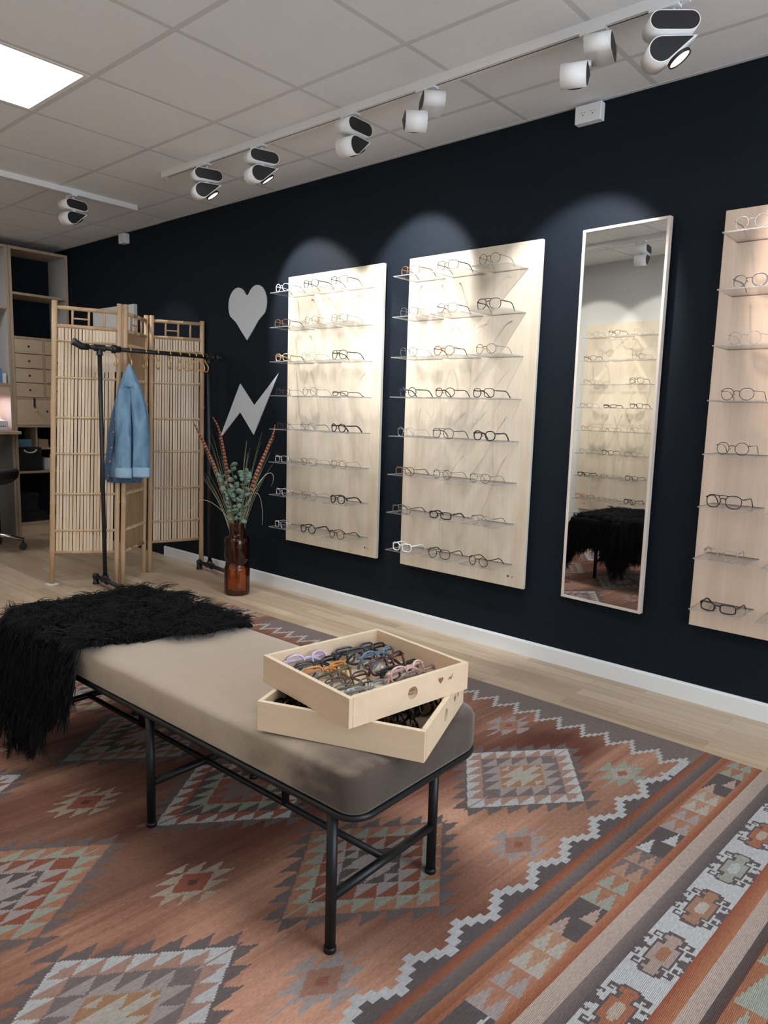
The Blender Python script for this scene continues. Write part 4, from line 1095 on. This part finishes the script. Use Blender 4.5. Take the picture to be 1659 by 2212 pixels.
# ---------------------------------------------------------------- denim jacket
def build_jacket():
    ex = Vector((.752, .659, 0)); ey = Vector((-.659, .752, 0))   # across / away
    base = hook_pos.copy(); base.z = rack_z-.10
    t = thing('denim_jacket', 'light blue denim jacket hanging by its collar on the clothes rack', 'jacket', base)
    def F(u, d, z): return ex*u+ey*d+Vector((0, 0, z))
    def loft(rows, n=40, seed=0, fold=.1, nf=7, matn='denim', name='body', close_bottom=False, twist=0):
        mb = MB(); vs = []
        for i, (z, c, a, b, dy) in enumerate(rows):
            k = i/(len(rows)-1)
            for j in range(n):
                th = 2*PI*j/n
                w = 1+fold*min(1, k*1.8)*math.sin(nf*th+seed+1.2*k)+.45*fold*math.sin((nf*2+1)*th+seed*2-2*k)
                vs.append(F(c+a*math.cos(th)*w, dy+b*math.sin(th)*w, z))
        mb.add(vs, [(i*n+j, i*n+(j+1) % n, (i+1)*n+(j+1) % n, (i+1)*n+j) for i in range(len(rows)-1) for j in range(n)], 0, True)
        return mb
    # torso behind, wider to the left where the button placket hangs
    obj('body', loft([(0, -.012, .010, .010, .0), (-.05, -.015, .030, .022, .0), (-.11, -.012, .062, .034, .005), (-.20, -.012, .085, .042, .01), (-.30, -.016, .108, .046, .015), (-.42, -.026, .118, .048, .015), (-.55, -.040, .118, .046, .015), (-.66, -.052, .110, .044, .015), (-.725, -.058, .102, .042, .015)], fold=.10, seed=1.0), ['denim'], t)
    s1 = loft([(-.075, -.015, .018, .016, -.028), (-.15, -.028, .038, .026, -.042), (-.26, -.034, .046, .028, -.052), (-.40, -.036, .048, .028, -.056), (-.54, -.036, .047, .028, -.058), (-.655, -.036, .045, .028, -.058)], fold=.12, seed=2, nf=4, n=32)
    obj('sleeve', s1, ['denim'], t)
    s2 = loft([(-.075, .015, .018, .016, -.024), (-.15, .040, .038, .026, -.032), (-.26, .062, .048, .028, -.036), (-.38, .076, .052, .028, -.038), (-.50, .080, .053, .028, -.040), (-.655, .072, .052, .028, -.042)], fold=.12, seed=4, nf=4, n=32)
    obj('sleeve', s2, ['denim'], t)
    for c, dy, w, z in ((-.036, -.058, .054, -.645), (.073, -.042, .058, -.640)):
        m = loft([(z+.0, c, w*.98, .034, dy), (z-.012, c, w, .036, dy), (z-.055, c, w, .036, dy), (z-.066, c, w*.97, .034, dy), (z-.062, c, w*.88, .03, dy), (z-.03, c, w*.86, .028, dy)], fold=.04, seed=3, nf=4, n=32)
        obj('rolled_cuff', m, ['denim_cuff'], t)
    # collar: a wrapped flap with a rolled edge
    mb = MB(); n = 36; rows = []
    for i, (rx, ry, z, dy) in enumerate(((.010, .012, .012, 0), (.034, .030, -.045, -.002), (.060, .044, -.098, -.006), (.074, .052, -.122, -.008), (.078, .054, -.132, -.008), (.066, .046, -.128, -.004))):
        for j in range(n):
            th = 2*PI*j/n; drop = -.028*max(0, math.cos(th-.2))**2*(i/4)-.02*max(0, -math.cos(th))*(i/4); rows.append(F(-.004+rx*math.cos(th)*(1+.05*math.sin(5*th)), dy+ry*math.sin(th), z+drop))
    mb.add(rows, [(i*n+j, i*n+(j+1) % n, (i+1)*n+(j+1) % n, (i+1)*n+j) for i in range(5) for j in range(n)], 0, True)
    obj('collar', mb, ['denim'], t)
    # button placket along the left edge
    edge = [(-.075, -.225), (-.098, -.30), (-.120, -.42), (-.140, -.54), (-.158, -.65), (-.165, -.728)]
    mb = MB(); vs = []
    for u, z in edge: vs += [F(u-.014, -.028, z), F(u+.026, -.040, z-.006)]
    for u, z in edge: vs += [F(u-.014, -.020, z), F(u+.026, -.032, z-.006)]
    k = len(edge); fs = []
    for i in range(k-1):
        a = i*2; fs += [(a, a+1, a+3, a+2), (2*k+a, 2*k+a+2, 2*k+a+3, 2*k+a+1), (a, a+2, 2*k+a+2, 2*k+a), (a+1, 2*k+a+1, 2*k+a+3, a+3)]
    fs += [(0, 2*k, 2*k+1, 1), (2*k-2, 2*k-1, 4*k-1, 4*k-2)]
    mb.add(vs, fs); obj('button_placket', mb, ['denim_dark'], t)
    for u, z in ((-.073, -.245), (-.088, -.335), (-.101, -.420), (-.117, -.52), (-.131, -.61), (-.142, -.70)):
        obj('button', MB().ball(F(u, -.036, z), .0085, 8, sq=(1, 1, 1)), ['copper'], t)
    obj('hem_band', loft([(-.712, -.058, .106, .045, .015), (-.716, -.059, .108, .046, .015), (-.745, -.062, .106, .045, .015), (-.748, -.062, .10, .042, .015)], fold=.10, seed=1.9), ['denim_dark'], t)
    obj('hanging_loop', MB().tube([F(-.012, 0, 0), F(-.006, 0, .012), F(.004, 0, .012), F(.01, 0, .0)], .002, 6), ['denim_dark'], t)
    # dark seams
    sm = MB()
    for u0, u1, dd in ((.004, .010, -.062),):
        sm.tube([F(.002, -.050, -.13), F(.004, -.062, -.26), (F(.010, -.066, -.42)), F(.014, -.06, -.64)], .0035, 6)
    obj('seam', sm, ['denim_dark'], t)
build_jacket()

# ---------------------------------------------------------------- vase and dried bouquet
VX, VY = -3.135, -.318
def build_vase():
    t = thing('glass_vase', 'tall amber glass vase standing on the floor by the black wall', 'vase', (VX, VY, 0))
    n = 48
    k_ = 1.1
    prof_lo = [(.0001, .001), (.066, .001), (.071, .006), (.0735, .02), (.0735, .168), (.071, .178)]
    prof_up = [(.071, .178), (.0665, .186), (.0665, .222), (.071, .230), (.0725, .24), (.0725, .352), (.069, .366), (.058, .374), (.0455, .379), (.0445, .39), (.0445, .452), (.049, .459), (.049, .463), (.0445, .4625), (.0425, .455)]
    prof_lo = [(r_*k_, z_) for r_, z_ in prof_lo]; prof_up = [(r_*k_, z_) for r_, z_ in prof_up]
    t1 = obj('lower_glass', MB().lathe(prof_lo, n), ['amber'], t)
    obj('upper_glass', MB().lathe(prof_up, n), ['amber_dark'], t)
    obj('glass_base', MB().lathe([(.0001, .0015), (.068, .0015), (.070, .008), (.066, .014), (.0001, .016)], n), ['amber'], t)
build_vase()
M['feather'] = mat('feather_red', (.30, .06, .03), .7)
M['feather_dark'] = mat('feather_dark', (.05, .018, .014), .8)
M['feather_edge'] = mat('feather_edge', (.40, .17, .10), .8)
M['grass'] = mat('dried_grass', (.34, .36, .22), .7, var=(.3, 30.0))
M['grass_pale'] = mat('pale_grass', (.55, .52, .36), .7, var=(.2, 30.0))
M['euca'] = mat('eucalyptus', (.125, .20, .145), .7, var=(.3, 25.0))
M['stem'] = mat('stem', (.16, .11, .07), .7)
EXV = Vector((.752, .659, 0)); EYV = Vector((-.659, .752, 0))
def at_px(u, z, d=0): return Vector((VX, VY, 0))+EXV*u+EYV*d+Vector((0, 0, z))
def bez(p, n=14):
    out = []
    for i in range(n+1):
        t_ = i/n; q = [Vector(x) for x in p]
        while len(q) > 1: q = [q[k].lerp(q[k+1], t_) for k in range(len(q)-1)]
        out.append(q[0])
    return out
def feather(pts, label, r=.018):
    path = bez(pts, 44); mb = MB()
    t = obj('feather_stem', MB().tube([path[0]]+path[10:14]+path[16::6], [.002, .002, .002, .002, .002]+[.0015]*len(path[16::6]), 6), ['stem'])
    tag(t, label, 'dried feather stem', 'dried red feather stems in the vase')
    k0 = 17; pp = path[k0:]; m = len(pp)
    fb = MB(); n = 10
    pp2 = bez(pts, 110)[43:]; m = len(pp2)
    rs = []
    for i in range(m):
        k = i/(m-1); env = r*(min(1, k*8+.5))*(1-k)**.62+.0015
        rs.append(env*(1.0 if i % 3 else .78))
    for i in range(0, m-1):
        seg = pp2[i:i+2]; fb.tube(seg, [rs[i], rs[i+1]], n, mi=(1 if i % 3 == 0 else (0 if i % 3 == 1 else 2)), caps=True, flat=.55)
    obj('barred_feathers', fb, ['feather', 'feather_dark', 'feather_edge'], t)
feather([at_px(-.01, .06), at_px(-.03, .45), at_px(-.10, .72), at_px(-.13, .82), at_px(-.19, .92), at_px(-.275, 1.09)], 'leftmost red barred feather stem, in front of the bamboo screen')
feather([at_px(0, .06), at_px(-.01, .45), at_px(-.02, .72), at_px(-.12, .88), at_px(-.06, 1.0), at_px(-.155, 1.125)], 'red barred feather stem left of the lightning bolt')
feather([at_px(.01, .06), at_px(.02, .45), at_px(.09, .72), at_px(.10, .80), at_px(.24, .98), at_px(.235, 1.09)], 'red barred feather stem on the right, reaching the nearest shelf')
rg = random.Random(21)
def grass_bunch(side, label, n):
    t = thing('grass_bunch', label, 'dried grass', (VX, VY, .05), group='dried grass bunches in the vase')
    for k in range(n):
        top = rg.uniform(.30, .62)+.38; sp = side*rg.uniform(.06, .24) if side else rg.uniform(-.03, .03)
        dd = rg.uniform(-.05, .02)
        p = [Vector((0, 0, -.02)), EXV*side*.012+Vector((0, 0, .38)), EXV*sp*.45+EYV*dd*.5+Vector((0, 0, .40+(top-.4)*.5)), EXV*sp+EYV*dd+Vector((0, 0, top))]
        q = bez(p, 10); w = rg.uniform(.0018, .0035)
        obj('blade', MB().tube(q, [w*(1-.85*(i/10)**2) for i in range(11)], 5, flat=.35), ['grass' if rg.random() < .7 else 'grass_pale'], t)
    return t
gl = grass_bunch(-1, 'bunch of dry green grass blades fanning left out of the vase', 20)
gr = grass_bunch(1, 'bunch of dry grass blades fanning right out of the vase', 16)
# arching blades
for pts in ([(.0, .40), (.08, .62), (.16, .86), (.27, .82), (.215, .70)],):
    obj('blade', MB().tube(bez([EXV*a+Vector((0, 0, b-.05)) for a, b in pts], 20), [.0042*(1-.8*(i/20)) for i in range(21)], 6, flat=.35), ['grass_pale'], gr)
obj('blade', MB().tube(bez([EXV*a+Vector((0, 0, b-.05)) for a, b in [(.0, .40), (.05, .6), (.12, .76), (.17, .66), (.16, .45)]], 20), .0014, 5), ['grass'], gr)
obj('blade', MB().tube(bez([EXV*a+Vector((0, 0, b-.05)) for a, b in [(.0, .40), (-.10, .58), (-.22, .66), (-.30, .62), (-.32, .42)]], 20), .0012, 5), ['grass_pale'], gl)
def eucalyptus(pts, label, seed):
    r_ = random.Random(seed); path = bez([p-Vector((VX, VY, .05)) for p in pts], 24)
    t = thing('eucalyptus_branch', label, 'eucalyptus branch', (VX, VY, .05), group='eucalyptus branches in the vase')
    obj('stem', MB().tube(path, .0018, 6), ['stem'], t)
    for i in range(9, 25):
        for s_ in (-1, 1):
            if r_.random() < .36: continue
            c = path[i]; ang = r_.uniform(-.8, .8); dirv = (EXV*s_*math.cos(ang)*.9+EYV*r_.uniform(-.7, .3)+Vector((0, 0, r_.uniform(-.3, .8)))).normalized()
            sz = r_.uniform(.013, .021); nrm = dirv.cross(Vector((r_.uniform(-.5, .5), r_.uniform(-.5, .5), r_.uniform(.2, 1)))).normalized(); sdv = nrm.cross(dirv)
            vs = []; cc = c+dirv*(sz*1.25)
            for k in range(10):
                a = 2*PI*k/10; rr_ = sz*(1-.06*math.cos(a)); vs.append(cc+dirv*math.cos(a)*rr_*1.05+sdv*math.sin(a)*rr_*.85+nrm*(.12*sz*math.cos(2*a)))
            vs.append(cc+nrm*(-.15*sz)); fs = [(k, (k+1) % 10, 10) for k in range(10)]
            lf = MB().add(vs, fs, 0, True); lf.tube([c, c+dirv*sz*.3], .0008, 4)
            o = obj('leaf', lf, ['euca'], t); sm_ = o.modifiers.new('solid', 'SOLIDIFY'); sm_.thickness = .0008
eucalyptus([at_px(.0, .10, -.01), at_px(.0, .45, -.02), at_px(.02, .60, -.04), at_px(.0, .72, -.06), at_px(-.03, .83, -.06)], 'grey-green eucalyptus branch in the centre of the bouquet', 3)
eucalyptus([at_px(.005, .10, -.01), at_px(.01, .45, -.02), at_px(.05, .58, -.05), at_px(.07, .70, -.06), at_px(.055, .79, -.05)], 'grey-green eucalyptus branch leaning right in the bouquet', 5)
eucalyptus([at_px(-.005, .10, -.01), at_px(-.01, .45, -.02), at_px(-.01, .60, -.05), at_px(-.06, .70, -.06), at_px(-.10, .77, -.05)], 'grey-green eucalyptus branch leaning left in the bouquet', 6)

# ---------------------------------------------------------------- poster behind the screen
o = obj('white_poster_board', MB().box((-5.52, -.03, 1.45), (-4.85, -.001, 1.975)), ['paper']); tag(o, 'white panel on the black wall, partly hidden behind the bamboo screen', 'panel')

# ---------------------------------------------------------------- bookcase, drawers and desk at the back
def build_bookcase():
    FX, BXk = -6.0, -6.345
    t = thing('bookcase', 'tall plywood shelving unit with drawers against the back wall', 'bookcase', (-6.17, -.26, 0))
    o = Vector((-6.17, -.26, 0))
    def bx(name, a, b, m, mis=None): return obj(name, MB().box(Vector(a)-o, Vector(b)-o, 0, mis), m if isinstance(m, list) else [m], t)
    yL, yR = -.515, -.012; dv = (-.2475)
    bx('side_panel', (BXk, yR-.02, 0), (FX, yR, 2.478), ['laminate', 'ply'], (1, 1, 0, 1, 0, 1))
    bx('side_panel', (BXk, yL, 0), (FX, yL+.022, 2.478), ['laminate', 'ply'], (1, 1, 0, 1, 0, 1))
    for z0, z1 in ((2.455, 2.478), (2.085, 2.105), (1.718, 1.738), (1.203, 1.221), (.96, .98), (.555, .575), (.098, .118)): bx('shelf', (BXk, yL+.022, z0), (FX-.002, yR-.02, z1), 'ply')
    bx('half_shelf', (BXk, -.30, .76), (FX-.06, yR-.02, .775), 'ply')
    bx('plinth', (FX-.03, yL+.022, 0), (FX-.012, yR-.02, .098), 'ply_light')
    bx('divider', (BXk, dv-.009, 1.221), (FX-.002, dv+.009, 1.718), 'ply')
    bx('divider', (BXk, -.30, .575), (FX-.10, -.285, .96), 'ply_light')
    for k in range(4):
        z0 = 1.221+k*.1243
        for (a, b) in ((yL+.024, dv-.011), (dv+.011, yR-.022)):
            d = bx('drawer', (BXk+.02, a, z0+.003), (FX+.0, b, z0+.121), 'ply_light')
            obj('pull_hole', MB().tube([Vector((FX+.0, (a+b)/2, z0+.062))-o, Vector((FX+.0012, (a+b)/2, z0+.062))-o], .0095, 16), ['hole'], d)
    d = bx('cabinet_door', (FX-.02, yL+.024, .982), (FX, yR-.022, 1.201), 'ply_light')
    obj('pull_hole', MB().tube([Vector((FX, -.235, 1.10))-o, Vector((FX+.0012, -.235, 1.10))-o], .009, 16), ['hole'], d)
    for y in (-.345, -.19):
        h = MB().box(Vector((FX+.001, y-.008, 1.13))-o, Vector((FX+.005, y+.008, 1.215))-o); h.tube([Vector((FX+.004, y, 1.135))-o, Vector((FX+.02, y, 1.115))-o, Vector((FX+.035, y+.004, 1.108))-o, Vector((FX+.04, y+.006, 1.122))-o], .005, 8)
        k_ = obj('door_hook', h, ['chrome'], d)
    # things on its shelves
    s = thing('storage_box', 'black felt storage box with a white rope handle on the bookcase', 'box', (-6.15, -.38, .5755))
    obj('body', MB().box((-.13, -.105, 0), (.12, .10, .205)), ['cloth_black'], s, bevel=.008)
    obj('rope_handle', MB().tube(bez([(.122, -.055, .185), (.14, -.05, .155), (.14, .03, .150), (.122, .05, .185)], 12), .007, 8), ['rope'], s)
    p = obj('picture_card', MB().box((-6.14, -.47, .781), (-6.12, -.33, .85)), ['teal']); tag(p, 'blue printed card lying on the black storage box', 'card')
    p = obj('cardboard_box', MB().box((-6.30, -.275, .7755), (-6.10, -.19, .85)), ['ply']); tag(p, 'small brown box on the half shelf of the bookcase', 'box')
    p = obj('white_case', MB().box((-6.28, -.24, .5755), (-6.08, -.16, .68)), ['white_plastic']); tag(p, 'white case standing right of the black storage box', 'box')
    rb = random.Random(5); z = .1185; kk = 0
    for k in range(5):
        h = .015; q = obj('folder', MB().box((-6.28, -.485+rb.uniform(-.004, .004), z), (-6.04+rb.uniform(-.01, .01), -.24+rb.uniform(-.015, .01), z+h-.001)), ['cloth_black']); z += h
        tag(q, f"dark wide folder, number {['one', 'two', 'three', 'four', 'five'][k]} from the bottom of the low stack".replace('number one from the bottom', 'lowest').replace('number two from', 'second from').replace('number three from', 'third from').replace('number four from', 'fourth from').replace('number five from', 'fifth from'), 'folder', 'dark folders on the lowest shelf')
    for k in range(8):
        h = .022; q = obj('folder', MB().box((-6.27, -.48+rb.uniform(-.004, .004), z), (-6.06+rb.uniform(-.01, .01), -.315+rb.uniform(-.008, .008), z+h-.001)), ['cloth_black']); z += h
        tag(q, f"dark narrow folder, {['lowest', 'second', 'third', 'fourth', 'fifth', 'sixth', 'seventh', 'topmost'][k]} of the narrow ones on the stack", 'folder', 'dark folders on the lowest shelf')
    # left-hand unit with the desk
    t2 = thing('desk_unit', 'plywood desk unit with overhead shelves left of the bookcase', 'desk', (-6.1, -1.2, 0)); o2 = Vector((-6.1, -1.2, 0))
    def b2_(name, a, b, m, mis=None, par=None): return obj(name, MB().box(Vector(a)-o2, Vector(b)-o2, 0, mis), m if isinstance(m, list) else [m], par or t2)
    b2_('side_panel', (BXk, -.541, 0), (FX-.004, -.519, 2.478), ['laminate', 'ply'], (1, 1, 0, 1, 0, 1))
    b2_('side_panel', (BXk, -2.0, 0), (FX-.004, -1.98, 2.478), ['laminate', 'ply'], (1, 1, 0, 1, 0, 1))
    b2_('top_panel', (BXk, -1.98, 2.455), (FX-.004, -.541, 2.478), 'ply')
    for z in (1.965, 1.325): b2_('shelf', (BXk, -1.98, z-.01), (FX-.004, -.541, z+.01), 'ply')
    b2_('worktop', (BXk, -1.98, .905), (FX+.14, -.519, .93), 'ply')
    b2_('drawer_front', (FX-.03, -1.97, 1.235), (FX-.012, -.545, 1.313), 'ply_light')
    b2_('desk_leg_panel', (FX-.1, -.75, 0), (FX+.1, -.735, .905), 'ply')
    b2_('back_panel', (BXk, -1.98, .93), (BXk+.01, -.541, 1.3), 'pink_light')
    lt = area('niche_lamp', (-6.15, -.85, 1.22), (0, 0, 0), .3, .5, 2.2, (1, .75, .7))
    for k, (y, w, m, lb) in enumerate(((-.62, .05, 'blue', 'blue binder standing on the shelf above the desk'), (-.573, .03, 'paper', 'white binder right of the blue one above the desk'))):
        q = obj('binder', MB().box((-6.25, y-w/2, 1.336), (-6.03, y+w/2, 1.336+.12-.04*k)), [m]); tag(q, lb, 'binder')
    m_ = thing('office_machine', 'white desktop device with small dark lettering on the desk', 'office machine', (-6.05, -.68, .931))
    obj('case', MB().prism([(-.12, .0), (.10, .0), (.10, .085), (-.04, .095), (-.10, .16), (-.12, .16)], lambda a, b, d: (a, d, b), -.09, .09), ['white_plastic'], m_, bevel=.006)
    lt_ = MB()
    for q in range(4): lt_.box((.1005, .02+q*.013, .036), (.1015, .029+q*.013, .044))
    obj('lettering', lt_, ['black'], m_)
    # office chair, only its edge in view
    c = thing('office_chair', 'black swivel chair with chrome base at the left edge of the photo', 'chair', (-5.52, -1.0, 0))
    st = []
    mb = MB(); rgs = [(.0, .16, .21), (.015, .20, .25), (.05, .235, .29), (.095, .245, .30), (.115, .235, .29), (.12, .2, .25)]
    n = 36; vs = [(a*math.cos(2*PI*j/n), b*math.sin(2*PI*j/n), .53+z) for z, a, b in rgs for j in range(n)]
    mb.add(vs, [(i*n+j, i*n+(j+1) % n, (i+1)*n+(j+1) % n, (i+1)*n+j) for i in range(5) for j in range(n)], 0, True); mb.f.append(tuple(range(n))); mb.m.append(0); mb.sm.append(False); mb.f.append(tuple(5*n+j for j in range(n))); mb.m.append(0); mb.sm.append(False)
    obj('seat', mb, ['black'], c)
    obj('gas_column', MB().tube([(0, 0, .14), (0, 0, .34)], .026, 14).tube([(0, 0, .34), (0, 0, .53)], .016, 14), ['chrome', 'black'], c)
    obj('backrest', MB().prism(rounded(-.2, 0, .2, .42, .08, 6), lambda a, b, d: (d, a, b+.72), -.24, -.20), ['black'], c)
    for k in range(5):
        a = math.radians(64+72*k); dv_ = Vector((math.cos(a), math.sin(a), 0))
        L_ = obj('base_leg', MB().tube([dv_*.02+Vector((0, 0, .15)), dv_*.16+Vector((0, 0, .125)), dv_*.30+Vector((0, 0, .085))], [.02, .016, .012], 10), ['chrome'], c)
        obj('caster', MB().tube([dv_*.30+Vector((-.022*dv_.y, .022*dv_.x, .028)), dv_*.30+Vector((.022*dv_.y, -.022*dv_.x, .028))], .028, 16).tube([dv_*.30+Vector((0, 0, .05)), dv_*.30+Vector((0, 0, .09))], .008, 8), ['black'], L_)
build_bookcase()
